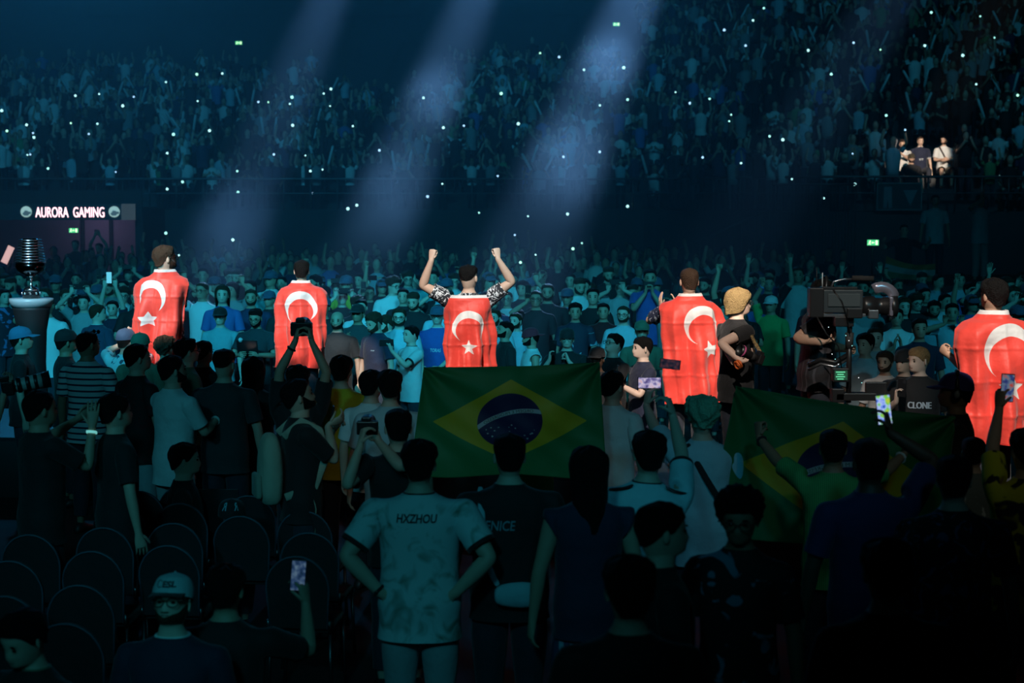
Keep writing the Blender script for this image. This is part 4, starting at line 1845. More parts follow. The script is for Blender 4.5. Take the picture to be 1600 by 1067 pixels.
f_big = person(62, 612, 1.76, yaw=-55, head=(0, 0, 0), hair=('short', 'black'), shirt=BLKD, w=1.1, tone=1,
               R=dict(p=(144, 668, 11.3), e=(.2, -.4, -1), d=(-.05, .1, 1), c=.2, n=(-1, .5, 0)),
               L=dict(p=(120, 655, 11.9)),
               label='broad man in black lifting a hand with a glowing wristband')
GLB = glow('wristband_teal', (.25, .85, .8), .55)
band(f_big, 1, GLB, name='glowing_wristband')
person(181, 617, 1.72, yaw=-58, head=(0, 2, 0), hair=('messy', 'black'), shirt=BLKD, label='man in black with messy hair, below the dark red shirt')
f_red = person(214, 538, 1.78, yaw=-45, head=(-18, 0, 0), hair=('short', 'black'), shirt=patterned('black_red_print', (.012, .012, .014), (.10, .006, .01), 9, .5, .6),
               pants=GRY, R=dict(t=(.22, .12, .9)), label='man in a black and dark red shirt beside the white tee')
f_wt = person(270, 556, 1.76, yaw=-42, head=(-18, 4, 0), hair=('short', 'black'), beard='black', shirt=WHT, pants=GRY, sub=2, hem=.10, w=1.04,
              R=dict(t=(.10, .34, 1.24), e=(.5, -.3, -1), c=.5, n=(-1, 0, 0)), L=dict(t=(.02, .36, 1.26), c=.5, n=(1, 0, 0)),
              label='bearded man in a plain white tee with folded hands, left of the black shirts')
band(f_wt, 1, mat('white_band', (.6, .65, .65), .6))
person(292, 530, 1.72, yaw=-60, head=(0, 2, 0), hair=('messy', 'black'), glasses=True, shirt=OLV, label='man in glasses peering past the white tee')
person(288, 694, 1.24, yaw=-82, sit=True, head=(0, 0, 0), hair=('messy', 'black'), shirt=BLKD, label='seated man in black looking right, above the empty chairs')
person(318, 533, 1.66, yaw=-35, hair=('short', 'black'), shirt=BLKD, tone=1, label='man with thick black hair behind the black tee')
f_bt = person(350, 547, 1.78, yaw=-6, head=(-10, 0, 0), hair=('fade', 'black'), shirt=CHA, sub=2, w=1.05, label='man in a plain charcoal tee, back turned, right of the white tee')
f_nk = person(396, 560, 1.70, yaw=-12, hair=('long', 'black'), shirt=BLKD, label='long haired person in a black jersey reading NIKO')
dec(f_nk, -1, 'NIKO', .02, 1.24, .10, .032, (.35, .42, .45))
# photographer holding a camera overhead in front of the second player
f_up = person(466, 572, 1.72, yaw=0, head=(0, 14, 0), hair=('messy', 'black'), shirt=BLKD, tone=1,
              L=dict(p=(461, 534, 13.35), e=(-1, -.2, -.2), d=(.25, .2, 1), c=.7, n=(1, .2, 0)),
              R=dict(p=(487, 534, 13.35), e=(1, -.2, -.2), d=(-.15, .2, 1), c=.7, n=(-1, .2, 0)),
              label='photographer in black stretching both arms up, in front of the second player')
photo_camera(pix(471, 514, 13.45), (0, 1, .05), 'black still camera held overhead before the red flag', s=1.15)
band(f_up, -1, BLKD, .06, 'watch')
# bearded man with backpack
f_bp = person(470, 593, 1.76, yaw=-72, head=(0, 12, 0), hair=('short', 'black'), beard='black', shirt=BLKD, sub=2, w=1.05,
              R=dict(p=(512, 664, 11.9), e=(-.1, -.4, -1), d=(.1, .9, .35), c=.6, n=(-.7, 0, .6)), L=dict(p=(520, 672, 12.2), c=.6),
              label='bearded man with a cream backpack looking up while holding a phone')
phone(pix(519, 652, 11.95), (0.15, 0, 1), (-1, -.2, .2), label='dark phone held by the bearded man with the backpack')
bpk = tag(empty('backpack', f_bp['base'], f_bp['yaw'], f_bp['s']), 'cream backpack on the bearded man looking up', 'backpack')
mb = MB()
prev = None
for z, hx, hy in ((.92, .10, .05), (.95, .14, .075), (1.08, .155, .085), (1.24, .15, .08), (1.36, .12, .06), (1.40, .07, .03)):
    rg = mb.ring([(hx * supell(t, .7)[0], -.215 + hy * supell(t, .7)[1], z) for t in np.linspace(0, 2 * PI, 16, endpoint=False)])
    if prev:
        mb.bridge(prev, rg)
    else:
        mb.cap(rg)
    prev = rg
mb.cap(prev)
mb.build('bag', BEI, bpk, 1)
mb = MB()
mb.box((0, -.305, 1.05), (.20, .04, .16))
mb.build('front_pocket', cloth('beige_dark', (.30, .30, .24)), bpk, bevel=.015)
for sg in (-1, 1):
    mb = MB()
    mb.tube([(sg * .10, -.14, 1.38), (sg * .115, -.02, 1.485), (sg * .115, .10, 1.42), (sg * .13, .145, 1.25), (sg * .16, .06, 1.05), (sg * .14, -.14, .98)], .028, 8, ry=.006, hint=(1, 0, 0))
    mb.build('shoulder_strap', BEI, bpk)
mb = MB()
mb.tube([(.16, .02, 1.05), (.175, .06, .9), (.17, .05, .72)], .012, 6, ry=.004)
mb.build('loose_strap', BEI, bpk)
f_ye = person(533, 557, 1.77, yaw=-4, head=(-6, 0, 0), hair=('messy', 'black'), shirt=YEL, sub=2, w=1.08, hem=.08, label='man in a plain yellow tee, back turned')
person(580, 580, 1.64, yaw=-25, hair=('messy', 'black'), shirt=WHT, label='short man in white shirt between the yellow tee and the grey tee')
f_gr = person(609, 580, 1.74, yaw=4, hair=('messy', 'black'), shirt=cloth('blue_grey', (.42, .50, .54)), sub=2, w=1.05, hem=.12,
              label='man in a blue grey tee with a dark shoulder strap, right of the yellow tee')
bag_strap = MB()
P_ = f_gr['po']
st = [P_.T((.13, -.03, 1.475)), P_.T((.10, -.13, 1.38)), P_.T((.0, -.155, 1.22)), P_.T((-.11, -.145, 1.06)), P_.T((-.19, -.04, .96)), P_.T((-.12, .14, 1.08)), P_.T((.02, .155, 1.3)), P_.T((.11, .08, 1.45))]
bag_strap.tube(st, .020, 8, ry=.005, hint=(0, 1, 0))
bag_strap.build('shoulder_strap', BLKD, f_gr['e'], 1)
f_ph = person(622, 640, 1.72, yaw=6, hair=('short', 'black'), shirt=BLKD, L=dict(p=(563, 697, 10.5), e=(-.4, -.4, -1), d=(.2, .1, 1), c=.7, n=(1, .3, 0)),
              R=dict(p=(592, 690, 10.6), e=(1, -.3, -.6), d=(-.5, .1, .8), c=.7), label='person in black lifting a small camera before the grey tee')
photo_camera(pix(574, 668, 10.6), (0, 1, .05), 'small black camera lifted before the blue grey tee', s=.9)

# jersey with a name across the shoulders
JW = patterned('white_jersey_stained', (.62, .72, .74), (.12, .26, .22), 7, .50, .72, 1.5)
f_hx = person(655, 690, 1.76, yaw=-3, hair=('messy', 'black'), shirt=JW, trim=BLKD, sub=2, w=1.14, fat=1.15, hem=.10, sinf=.024, pants=GRY,
              L=dict(t=(-.185, -.10, 1.00), e=(-1, -.25, -.15), d=(.85, .2, -.45), c=.3, n=(.3, .9, -.2)),
              R=dict(t=(.185, -.10, 1.00), e=(1, -.25, -.15), d=(-.85, .2, -.45), c=.3, n=(-.3, .9, -.2)),
              label='man in a stained white jersey reading HXZHOU, hands on hips')
dec(f_hx, -1, 'HXZHOU', .0, 1.385, .20, .045, (.015, .03, .035), bold=.03, slant=.12)
band(f_hx, -1, BLKD, .02, 'watch')
# black shirt with lettering and a pale bag
f_en = person(796, 679, 1.76, yaw=4, hair=('short', 'black'), shirt=BLKD, sub=2, w=1.16, fat=1.1, label='man in a black shirt reading ENICE before the green flag')
dec(f_en, -1, 'ENICE', -.055, 1.30, .15, .052, (.20, .36, .42), bold=.01, slant=.12)
P_ = f_en['po']
cb = tag(empty('crossbody_bag', f_en['base'], f_en['yaw'], f_en['s']), 'pale bag on a pale strap across the black shirt', 'bag')
PALE = cloth('bag_pale', (.40, .55, .60))
mb = MB()
mb.tube([P_.T((-.15, .02, 1.478)), P_.T((-.155, -.10, 1.42)), P_.T((-.145, -.165, 1.25)), P_.T((-.12, -.170, 1.08)), P_.T((-.07, -.18, 1.0))], .018, 8, ry=.005, hint=(0, 1, 0))
mb.build('bag_strap', PALE, cb, 1)
mb = MB()
prev = None
for x, hz_ in ((-.09, .03), (-.07, .06), (.06, .075), (.12, .06), (.15, .03)):
    rg = mb.ring([(x, -.20 + .035 * math.cos(t), .955 + hz_ * math.sin(t)) for t in np.linspace(0, 2 * PI, 12, endpoint=False)])
    if prev:
        mb.bridge(prev, rg)
    else:
        mb.cap(rg)
    prev = rg
mb.cap(prev)
mb.build('bag_body', PALE, cb, 1)

# first Brazilian flag, held up towards the stage
BZG, BZY, BZB, BZW = (.015, .27, .085), (.60, .52, .03), (.012, .018, .10), (.55, .62, .66)
BRA = flag_mat('green_diamond', BZG, [('dia', BZY), ('cir', BZB), ('ban', BZW), ('sta', BZW)], trans=.45, bump=.3)


def brazil(name, fn, label, nu=150, nv=104, mir=True):
    us = np.linspace(0, 1, nu)
    vs = np.linspace(0, 1, nv)
    Ug, Vg = np.meshgrid(us, vs)
    x = (Ug - .5) * 20 * (-1 if mir else 1)
    y = (.5 - Vg) * 14
    dia = (np.abs(x) / 8.3 + np.abs(y) / 5.3 - 1) * 4.46
    cir = np.hypot(x, y) - 3.5
    rr = np.hypot(x + 2.0, y + 7.0)
    ban = np.maximum(np.abs(rr - 8.25) - .26, cir)
    rs = np.random.default_rng(3)
    sta = np.full_like(x, 9.0)
    for sx, sy in [(-2.6, -1.2), (-2.2, -1.7), (-1.9, -2.3), (-1.6, -1.9), (-1.2, -2.6), (-.6, -1.0), (-.2, -.6), (0, -1.4), (.3, -2.2), (.1, -.9), (1.2, -.9),
                   (1.6, -1.3), (2.0, -.9), (2.3, -1.6), (1.8, -2.0), (.9, -2.8), (1.4, -2.5), (-.8, 1.3), (-2.4, -1.6), (2.5, -1.1)]:
        sta = np.minimum(sta, np.hypot(x - sx, y - sy) - rs.uniform(.07, .13))
    k = .07
    o = cloth_grid(name, fn, us, vs, {'dia': dia * k, 'cir': cir * k, 'ban': ban * k, 'sta': sta * k}, BRA)
    tag(o, label, 'flag', 'green Brazilian flags held up')
    so = o.modifiers.new('solidify', 'SOLIDIFY')
    so.thickness = .002

    def tfn(u, v):                   # motto along the band (runs mirrored, the flag is seen from its back)
        ang = PI / 2 - .278 - u / 8.25 * 14
        q = 8.25 + v * 14
        fx, fy = -2.0 + q * math.cos(ang), -7.0 + q * math.sin(ang)
        uu = .5 + fx / 20 * (-1 if mir else 1)
        vv = .5 - fy / 14
        p = V3(fn(uu, vv))
        return tuple(p + V3((0, -.004, 0)))
    t = lettering('motto', 'ORDEM E PROGRESSO', tfn, mat('motto_green', (.01, .10, .05), .7), o, .40, .026)
    return o


FY = 12.35


def flag1(u, v):
    tl, tr_, bl, br = pix(662, 574, FY), pix(937, 566, FY), pix(640, 742, FY), pix(948, 746, FY)
    top = tl.lerp(tr_, u)
    bot = bl.lerp(br, u)
    p = top.lerp(bot, v)
    p.z -= .035 * math.sin(PI * u) * (1 - v) ** 2 * (.3) + .012 * math.sin(3 * PI * u) * v
    p.y += .035 * math.sin(7 * u + 3 * v) * (.3 + .7 * v) + .010 * math.sin(15 * u * (1 - .5 * v) + 4 * v * v + 1.3) + .004 * math.sin(29 * u - 11 * v + 3 * math.sin(5 * v))
    for cu in (-.03, 1.03):              # folds running from the two held corners
        du, dv = abs(u - cu) * 1.43, v + .03
        p.y += .022 * math.sin(11 * math.atan2(dv, du) + (0 if cu < .5 else 1.7)) * math.exp(-1.6 * math.hypot(du, dv))
    return tuple(p)


brazil('green_flag', flag1, 'green flag with yellow diamond and blue globe held up before the raised fists')
person(828, 596, 1.66, yaw=-4, hair=('short', 'black'), shirt=GRN, trim=YEL, hem=.16, sinf=.03,
       L=dict(w=pix(668, 580, FY + .06), e=(-1, 0, -.4), c=1.2), R=dict(w=pix(940, 588, FY + .06), e=(1, 0, -.4), c=1.2),
       at=(onplane(826, 596, 1.66).x, 12.95, 0), label='person in a green jersey hidden behind the flag with the globe')

person(920, 702, 1.70, yaw=8, hair=('long', 'black'), shirt=NAV, tone=1, sleeve=.15, pants=striped('plaid', (.03, .05, .12), (.30, .40, .50), .05, .02, 0), short=True, sub=2,
       label='long haired woman in a navy top and plaid shorts')
person(957, 580, 1.72, yaw=-32, head=(-10, 0, 0), hair=('short', 'black'), shirt=WHT, tone=0, label='young man in a white shirt right of the first green flag')
JS = cloth('white_teal_jersey', (.50, .66, .70))
f_js = person(1000, 676, 1.76, yaw=4, hair=('messy', 'black'), shirt=JS, trim=BLKD, sub=2, w=1.12, side=4,
              R=dict(p=(1046, 600, 9.9), e=(1, -.1, -.4), d=(-.25, .1, 1), c=.7, n=(-.9, .4, 0)),
              label='man in a white jersey with black shoulder stripes raising one arm')
for sg in (-1, 1):
    mb = MB()
    Pj = f_js['po']
    mb.tube([Pj.T((sg * .085, -.095, 1.49)), Pj.T((sg * .13, -.10, 1.47)), Pj.T((sg * .20, -.055, 1.455))], .020, 6, ry=.006, hint=(0, 0, 1))
    mb.build('shoulder_stripe', BLKD, f_js['e'], 1)
PH1 = screen('concert', 2.0, .75, [(.05, .02, .12), (.25, .22, .5), (.75, .65, .85), (.85, .35, .3)])
PH2 = screen('green_field', 5.0, .9, [(.02, .05, .3), (.1, .25, .9), (.5, .6, .95), (.15, .6, .1), (.5, .6, .05)])
PH3 = screen('red_stage', 8.0, .5, [(.02, .02, .05), (.05, .08, .3), (.2, .3, .4), (.7, .08, .05)])
DIM = screen('dim', 4.0, .25, [(.0, .0, .02), (.08, .05, .1), (.4, .1, .1)])
phone(pix(1047, 569, 9.97), (1, .05, -.12), (.25, -1, .1), DIM, 'dark phone held sideways in front of the clapping player').scale = (.75,) * 3
f_gh = person(1097, 624, 1.74, yaw=4, hair=('curly', 'green'), shirt=LBL, sub=2, w=1.08, hem=.14,
              L=dict(p=(1008, 632, 11.5), e=(-1, -.1, -.5), d=(.15, .1, 1), c=.6, n=(.9, .4, 0)),
              label='man with green curly hair in a light blue tee')
Pg = f_gh['po']
mb = MB()
mb.tube([Pg.T((-.10, -.06, 1.485)), Pg.T((-.06, -.135, 1.38)), Pg.T((.05, -.155, 1.2)), Pg.T((.15, -.13, 1.05)), Pg.T((.20, 0, .98)), Pg.T((.10, .14, 1.1)), Pg.T((-.05, .14, 1.35)), Pg.T((-.10, .06, 1.47))],
        .022, 8, ry=.005, hint=(0, 1, 0))
mb.build('shoulder_strap', BLKD, f_gh['e'], 1)
phone(pix(1015, 598, 11.5), (1, 0, 0), (0, -1, 0), PH1, 'phone with a bright concert picture held sideways')

# second Brazilian flag with its holder
GY = 10.95


def flag2(u, v):
    tl, tr_, bl, br = pix(1150, 603, GY), pix(1492, 650, GY), pix(1104, 838, GY), pix(1478, 862, GY)
    p = tl.lerp(tr_, u).lerp(bl.lerp(br, u), v)
    p.z -= .05 * math.sin(PI * u) * (1 - v) * .4
    p.y += .035 * math.sin(6 * u + 2.5 * v) + .008 * math.sin(16 * u - 6 * v) * (.4 + v)
    for cu in (-.03, 1.03):
        du, dv = abs(u - cu) * 1.43, v + .03
        p.y += .022 * math.sin(12 * math.atan2(dv, du) + (0 if cu < .5 else 2.1)) * math.exp(-1.5 * math.hypot(du, dv))
    return tuple(p)


brazil('green_flag', flag2, 'green flag with yellow diamond stretched below the television camera')
RIBG = striped('ribbed_green', (.06, .40, .12), (.03, .24, .08), .012, .005, 0)
f_gm = person(1302, 672, 1.66, yaw=-3, hair=('short', 'black'), tone=2, shirt=RIBG, sub=2,
              L=dict(p=(1148, 648, GY - .1), e=(-1, -.2, -.9), d=(-.1, .2, 1), c=1.1, n=(.8, .5, 0)),
              R=dict(p=(1466, 676, GY - .1), e=(1, -.2, -.9), d=(.3, .2, .9), c=1.1, n=(-.8, .5, 0)),
              label='man in a ribbed green shirt holding the second flag by both corners')
band(f_gm, 1, mat('white_band', (.6, .65, .65), .6), .05)
band(f_gm, -1, BLKD, .03, 'watch')
f_nv = person(1360, 686, 1.80, yaw=6, hair=('short', 'black'), tone=4, shirt=cloth('royal_dark', (.02, .03, .11)), sub=2, w=1.12,
              R=dict(p=(1390, 676, 8.95), e=(1, -.1, -.6), d=(-.15, .1, 1), c=.7, n=(-.9, .4, 0)),
              label='dark skinned man in a navy shirt filming with a raised phone')
phone(pix(1381, 640, 8.95), (-.12, 0, 1), (-.05, -1, 0), PH2, 'raised phone showing a bright blue and green picture')
person(1491, 713, 1.76, yaw=-6, hair=('short', 'black'), shirt=patterned('black_blue_flecks', (.012, .012, .014), (.02, .10, .22), 14, .56, .62), w=1.1,
       label='man in a black shirt with blue flecks below the right edge flag')
person(1521, 684, 1.50, yaw=-10, hair=('short', 'black'), shirt=patterned('grey_silver_bands', (.20, .21, .20), (.6, .6, .6), 5, .58, .6), sinf=.02,
       label='short person with shiny black hair in a grey jacket')
YB = patterned('yellow_black', (.66, .55, .02), (.02, .02, .02), 5, .55, .58)
f_yl = person(1606, 672, 1.76, yaw=8, hair=('messy', 'black'), shirt=YB, tone=1, sub=2, w=1.05,
              L=dict(p=(1561, 640, 9.75), e=(-1, -.1, -.7), d=(.1, .1, 1), c=.7, n=(.9, .4, 0)), label='person in a yellow and black shirt filming at the right edge')
phone(pix(1574, 606, 9.75), (.05, 0, 1), (0, -1, 0), PH3, 'raised phone with a dark red picture before the right edge flag')
person(1494, 586, 1.80, yaw=78, head=(0, 0, 0), tone=2, hair=('short', 'black'), cap=cloth('cap_purple', (.06, .05, .25)), headset=True, shirt=BLKD,
       label='crew member in a purple cap and headset beside the right edge player')

# darkest front row
person(1034, 787, 1.75, yaw=-78, hair=('crop', 'black'), shirt=BLKD, sub=2, label='man in black in profile below the white jersey')
f_fd = person(1156, 768, 1.76, yaw=158, head=(10, -10, 0), hair=('curly', 'black'), tone=2, glasses=True, shirt=patterned('black_blue_print', (.012, .012, .014), (.10, .25, .36), 6, .58, .62),
              label='person in a black printed shirt turned to the camera in the shade')
person(984, 872, 1.76, yaw=0, hair=('messy', 'black'), shirt=BLKD, w=1.05, label='dark silhouette of a man at the bottom centre')
person(1386, 846, 1.76, yaw=4, hair=('messy', 'black'), shirt=BLKD, w=1.05, label='dark silhouette of a man at the bottom right')
f_esl = person(267, 905, 1.28, yaw=172, sit=True, head=(0, 12, 0), tone=3, hair=('short', 'brown'), beard='brown', glasses=True,
               cap=cloth('cap_grey', (.45, .56, .60), .2), visor=BLKD, shirt=cloth('plum', (.025, .022, .05)), trim=WHT, sub=2, w=1.08,
               label='bearded man in glasses and a grey cap reading ESL')
Pe = f_esl['po']


capo = [c for c in f_esl['e'].children if c.name.startswith('cap')][0]
cz_ = Pe.H((0, .10, 1.722))[2]
cfn = on_surface(capo, 1, 0, cz_, .003)
CPR = mat('cap_print', (.01, .03, .04), .7)
lettering('lettering', 'ESL', lambda u, v: cfn(u + .012, v), CPR, capo, .062, .026, bold=.05)
mb = MB()
mb.tube([cfn(-.034 + .012 * math.cos(t), .014 * math.sin(t)) for t in np.linspace(.6, 5.6, 10)], .002, 5)
mb.build('cap_emblem', CPR, capo)
person(46, 950, 1.25, yaw=150, sit=True, head=(0, -22, 0), hair=('messy', 'black'), shirt=BLKD, trim=OLV, label='seated man in black looking down at the lower left')
f_dk = person(352, 884, 1.27, yaw=-8, sit=True, hair=('messy', 'black'), shirt=BLKD, tone=1, w=1.05,
              R=dict(p=(478, 945, 8.6), e=(.5, -.4, -1), d=(-.15, .1, 1), c=.6, n=(-.8, .4, 0)), label='seated person in black raising a phone before the jersey')
phone(pix(466, 899, 8.6), (.08, 0, 1), (.1, -1, 0), screen('dim_blue', 3.0, .3, [(.0, .02, .05), (.05, .12, .3), (.3, .5, .7)]), 'small phone lit blue, raised beside the stained white jersey')

# ------------------------------------------------------------------ camera-facing spectators behind the stage, told apart one by one
TABG = cloth('dark_polo', (.03, .032, .04))
m_tab = person(400, 482, 1.66, yaw=172, head=(0, -14, 0), tone=1, hair=('fade', 'black'), glasses=True, beard='black', shirt=TABG,
               L=dict(t=(-.13, .34, 1.20), c=.7, n=(1, 0, 0)), R=dict(t=(.13, .34, 1.20), c=.7, n=(-1, 0, 0)),
               label='man in a dark polo looking down at a tablet with a white ball microphone')
tbl = tag(empty('tablet', m_tab['W']((0, .40, 1.30)), m_tab['yaw']), 'dark tablet with a white ball microphone held by the man in the polo', 'tablet')
mb = MB()
mb.box((0, 0, 0), (.25, .012, .18), 0, rx(-.3))
mb.build('tablet_body', mat('phone_body', (.012, .012, .014), .3), tbl, bevel=.004)
mb = MB()
mb.ell((.075, .02, .085), (.028, .028, .028))
mb.build('ball_microphone', mat('foam_white', (.65, .68, .7), .9), tbl)
person(344, 482, 1.66, yaw=175, hair=('short', 'brown'), cap=BLKD, glasses=True, shirt=cloth('teal_tee', (.20, .40, .45)), tone=3, label='man in cap and sunglasses with a teal tee, left of the tablet')
person(527, 487, 1.66, yaw=172, hair=('bald', 'black'), beard='black', tone=1, shirt=BLKD, label='bald man in a black tee right of the second red flag')
person(559, 477, 1.66, yaw=165, tone=2, hair=('short', 'black'), cap=BLKD, shirt=CHA,
       L=dict(t=(-.05, .34, 1.26), c=.15, d=(.2, .3, 1), n=(1, 0, 0)), R=dict(t=(.03, .34, 1.27), c=.15, d=(-.2, .3, 1), n=(-1, 0, 0)), label='man in a black cap clapping beside the bald man')
f_np = person(588, 487, 1.68, yaw=135, head=(0, -22, 0), hair=('messy', 'brown'), beard='brown', shirt=NAV, tone=0, label='bearded man in a navy polo looking down')
dec(f_np, 1, 'STAFF', -.07, 1.30, .05, .012, (.4, .5, .55))
person(606, 492, 1.56, yaw=118, head=(0, -18, 0), hair=('messy', 'brown'), beard='brown', shirt=WHT, trim=BLKD, sleeve=.9, tone=3, label='bearded man in a white shirt with black cuffs looking down left')
person(624, 482, 1.72, yaw=176, hair=('short', 'brown'), beard='brown', glasses=True, shirt=LBL, tone=3, label='smiling bearded man in glasses behind the boy with the phone')
m_kid = person(642, 509, 1.52, yaw=128, hair=('short', 'black'), shirt=WHT, trim=BLKD, w=.92, tone=3,
               L=dict(t=(-.10, .36, 1.46), e=(-.6, 0, -1), d=(0, .3, 1), c=.7), R=dict(t=(.28, .1, 1.0)), label='boy in a white jersey holding a phone sideways')
phone(m_kid['gripL'] + Vector((-.02, -.03, .03)), (1, .15, .03), (.3, 1, 0), label='phone held sideways by the boy in the white jersey')
m_blu = person(683, 480, 1.70, yaw=168, head=(8, 0, 0), hair=('short', 'brown'), cap=cloth('cap_navy', (.06, .09, .16)), glasses=True, shirt=BLU, trim=WHT, w=1.06, tone=3,
               L=dict(t=(-.10, .26, 1.02), c=.6), R=dict(t=(.14, .26, 1.02), c=.6), label='man in glasses, cap and a royal blue jersey beside the third red flag')
dec(m_blu, 1, 'TORAS', -.01, 1.22, .14, .045, (.6, .68, .75), slant=.15)
person(692, 464, 1.74, yaw=170, hair=('short', 'brown'), cap=LBL, shirt=LBL, beard='brown', tone=3, label='man in a pale cap and pale hooded top behind the blue jersey')
f_bd = person(788, 503, 1.56, yaw=112, head=(0, 8, 0), hair=('fade', 'black'), beard='black', shirt=BLKD, tone=1, label='bearded man in a black jersey looking left, right of the third red flag')
person(772, 483, 1.66, yaw=160, hair=('short', 'brown'), beard='brown', shirt=LBL, tone=3, label='moustached man peering over the bearded man in black')
person(806, 489, 1.64, yaw=150, hair=('short', 'brown'), beard='brown', shirt=LBL, tone=3, label='man in a bright pale blue shirt beside the red cap')
person(830, 514, 1.52, yaw=102, head=(0, -4, 0), hair=('short', 'black'), beard='black', cap=cloth('cap_red', (.30, .02, .04)), capback=True, shirt=WHT, sleeve=.06, tone=1, w=1.05,
       label='bearded man in a backward red cap and white tank top')
m_ha = person(886, 515, 1.58, yaw=178, hair=('short', 'black'), cap=BLKD, capback=True, glasses=True, shirt=BLKD, w=1.08, tone=3,
              R=dict(t=(.20, .26, 1.42), e=(.6, 0, -1), d=(-.1, .2, 1), c=.6), L=dict(t=(-.02, .22, 1.40), e=(-.5, .3, -1), d=(.3, -.3, .7), c=1.1),
              label='man in glasses and a black cap holding a fist to his mouth')
phone(m_ha['gripR'] + Vector((0, -.02, .07)), (.05, 0, 1), (.3, 1, 0), label='dark phone raised by the man with a fist at his mouth')
person(899, 474, 1.66, yaw=178, hair=('messy', 'black'), shirt=patterned('dark_jersey_light_yoke', (.02, .025, .05), (.35, .42, .5), 5, .62, .64), tone=1, label='person in a dark jersey with pale shoulder lines')
m_dr = person(943, 474, 1.64, yaw=172, hair=('short', 'black'), shirt=DRD, tone=1, label='man in a dark red shirt reading BELLINGH')
dec(m_dr, 1, 'BELLINGH', .0, 1.20, .20, .035, (.25, .35, .40))
person(974, 478, 1.66, yaw=165, hair=('buzz', 'brown'), glasses=True, beard='brown', shirt=LBL, tone=3, label='bald man in glasses and a light blue shirt with a dark strap')
m_as = person(957, 522, 1.62, yaw=130, head=(-6, 14, 0), hair=('crop', 'black'), glasses=True, shirt=BLKD, tone=3,
              L=dict(t=(-.05, .33, 1.33), e=(-.5, 0, -1), d=(.1, .1, 1), c=.6), label='man in glasses and a black tee gazing up with a phone in hand')
phone(m_as['gripL'] + Vector((0, -.02, .04)), (.05, 0, 1), (.3, 1, 0), label='phone in the hand of the man gazing up')
person(933, 545, 1.50, yaw=160, hair=('short', 'black'), cap=BLKD, tone=4, shirt=BLKD, label='man in a dark cap half hidden beside the man gazing up')
m_by = person(1004, 527, 1.60, yaw=110, hair=('crop', 'black'), shirt=NAV, tone=3, L=dict(t=(-.08, .30, 1.28), d=(.05, .2, 1), c=.6),
              label='young man with a black fringe looking left at his phone')
phone(m_by['gripL'] + Vector((.02, 0, .04)), (.08, 0, 1), (1, .2, 0), label='phone held by the young man with the fringe')
person(1003, 503, 1.62, yaw=178, hair=('short', 'brown'), cap=OLV, shirt=OLV, label='person in an olive cap behind the young man with the fringe')
m_tb = person(1016, 421, 1.95, z0=0, yaw=176, hair=('short', 'black'), shirt=BLU, tone=1, w=1.05,
              L=dict(t=(-.03, .22, 1.46), d=(.1, .1, 1), c=.7), R=dict(t=(.06, .22, 1.46), d=(-.1, .1, 1), c=.7), label='tall man in a blue tee filming with a phone at his face')
phone(m_tb['gripL'].lerp(m_tb['gripR'], .5) + Vector((0, 0, .05)), (1, 0, 0), (0, 1, 0), label='phone held at the face of the tall man in blue')
m_wf = person(970, 437, 1.78, yaw=165, hair=('short', 'brown'), shirt=GRY, tone=3, L=dict(t=(-.10, .30, 1.62), d=(.1, .2, 1), c=.6), R=dict(t=(.12, .30, 1.60), d=(-.1, .2, 1), c=.6),
              label='man in a grey tee filming with both hands up')
phone(m_wf['gripL'].lerp(m_wf['gripR'], .5) + Vector((0, 0, .06)), (1, 0, 0), (0, 1, 0), glow('phone_pale', (.2, .6, .75), .25), 'pale lit phone held up by the man in the grey tee')
# right of the operator
m_cl = person(1438, 543, 1.70, yaw=168, head=(-42, -4, 0), hair=('crop', 'fair'), shirt=BLKD, tone=3, w=1.06, sub=2,
              R=dict(t=(.20, .28, 1.30), e=(.6, .1, -1), d=(.0, .1, 1), c=.7), label='fair haired man in a black tee reading CLONE, filming')
m_cl['shirt'].name = 'shirt'
lettering('lettering', 'CLONE', on_surface(m_cl['shirt'], 1, .0, 1.255), mat('print_pale', (.55, .62, .70), .7), m_cl['shirt'], .20, .058, heavy=.004)
phone(m_cl['gripR'] + Vector((.01, -.02, .05)), (.05, 0, 1), (.4, 1, 0), label='black phone held by the man reading CLONE')
person(1413, 548, 1.64, yaw=138, hair=('short', 'black'), cap=BLKD, capback=True, shirt=BLKD, tone=0, label='man in a black cap left of the fair haired man')
person(1383, 550, 1.60, yaw=150, hair=('messy', 'brown'), beard='brown', shirt=WHT, tone=1, label='bearded man in a white tee right of the camera rig')
person(1352, 522, 1.68, yaw=140, hair=('messy', 'black'), shirt=LBL, tone=0, label='dark haired man in a pale tee right of the camera rig')
person(1368, 512, 1.66, yaw=168, hair=('short', 'brown'), shirt=GRY, tone=3, label='man in grey peeking behind the bearded man in white')
person(1401, 482, 1.68, yaw=172, hair=('short', 'black'), shirt=WHT, tone=1, L=dict(t=(-.04, .28, 1.30), d=(.1, .2, 1), c=.2), R=dict(t=(.04, .28, 1.30), d=(-.1, .2, 1), c=.2),
       label='man in a white tee clapping above the bearded man')
person(1437, 498, 1.70, yaw=178, hair=('short', 'black'), shirt=NAV, tone=1, label='man in dark navy behind the fair haired man')
person(1488, 474, 1.72, yaw=170, hair=('short', 'black'), shirt=LBL, tone=1, hem=.2, L=dict(t=(-.10, .26, 1.52), d=(.1, .2, 1), c=.6), R=dict(t=(.10, .26, 1.52), d=(-.1, .2, 1), c=.6),
       label='man in a long pale tee filming left of the right edge player')
m_wa = person(1246, 417, 1.93, yaw=176, hair=('buzz', 'brown'), shirt=WHT, tone=1, label='man in a white tee standing above the camera operator')
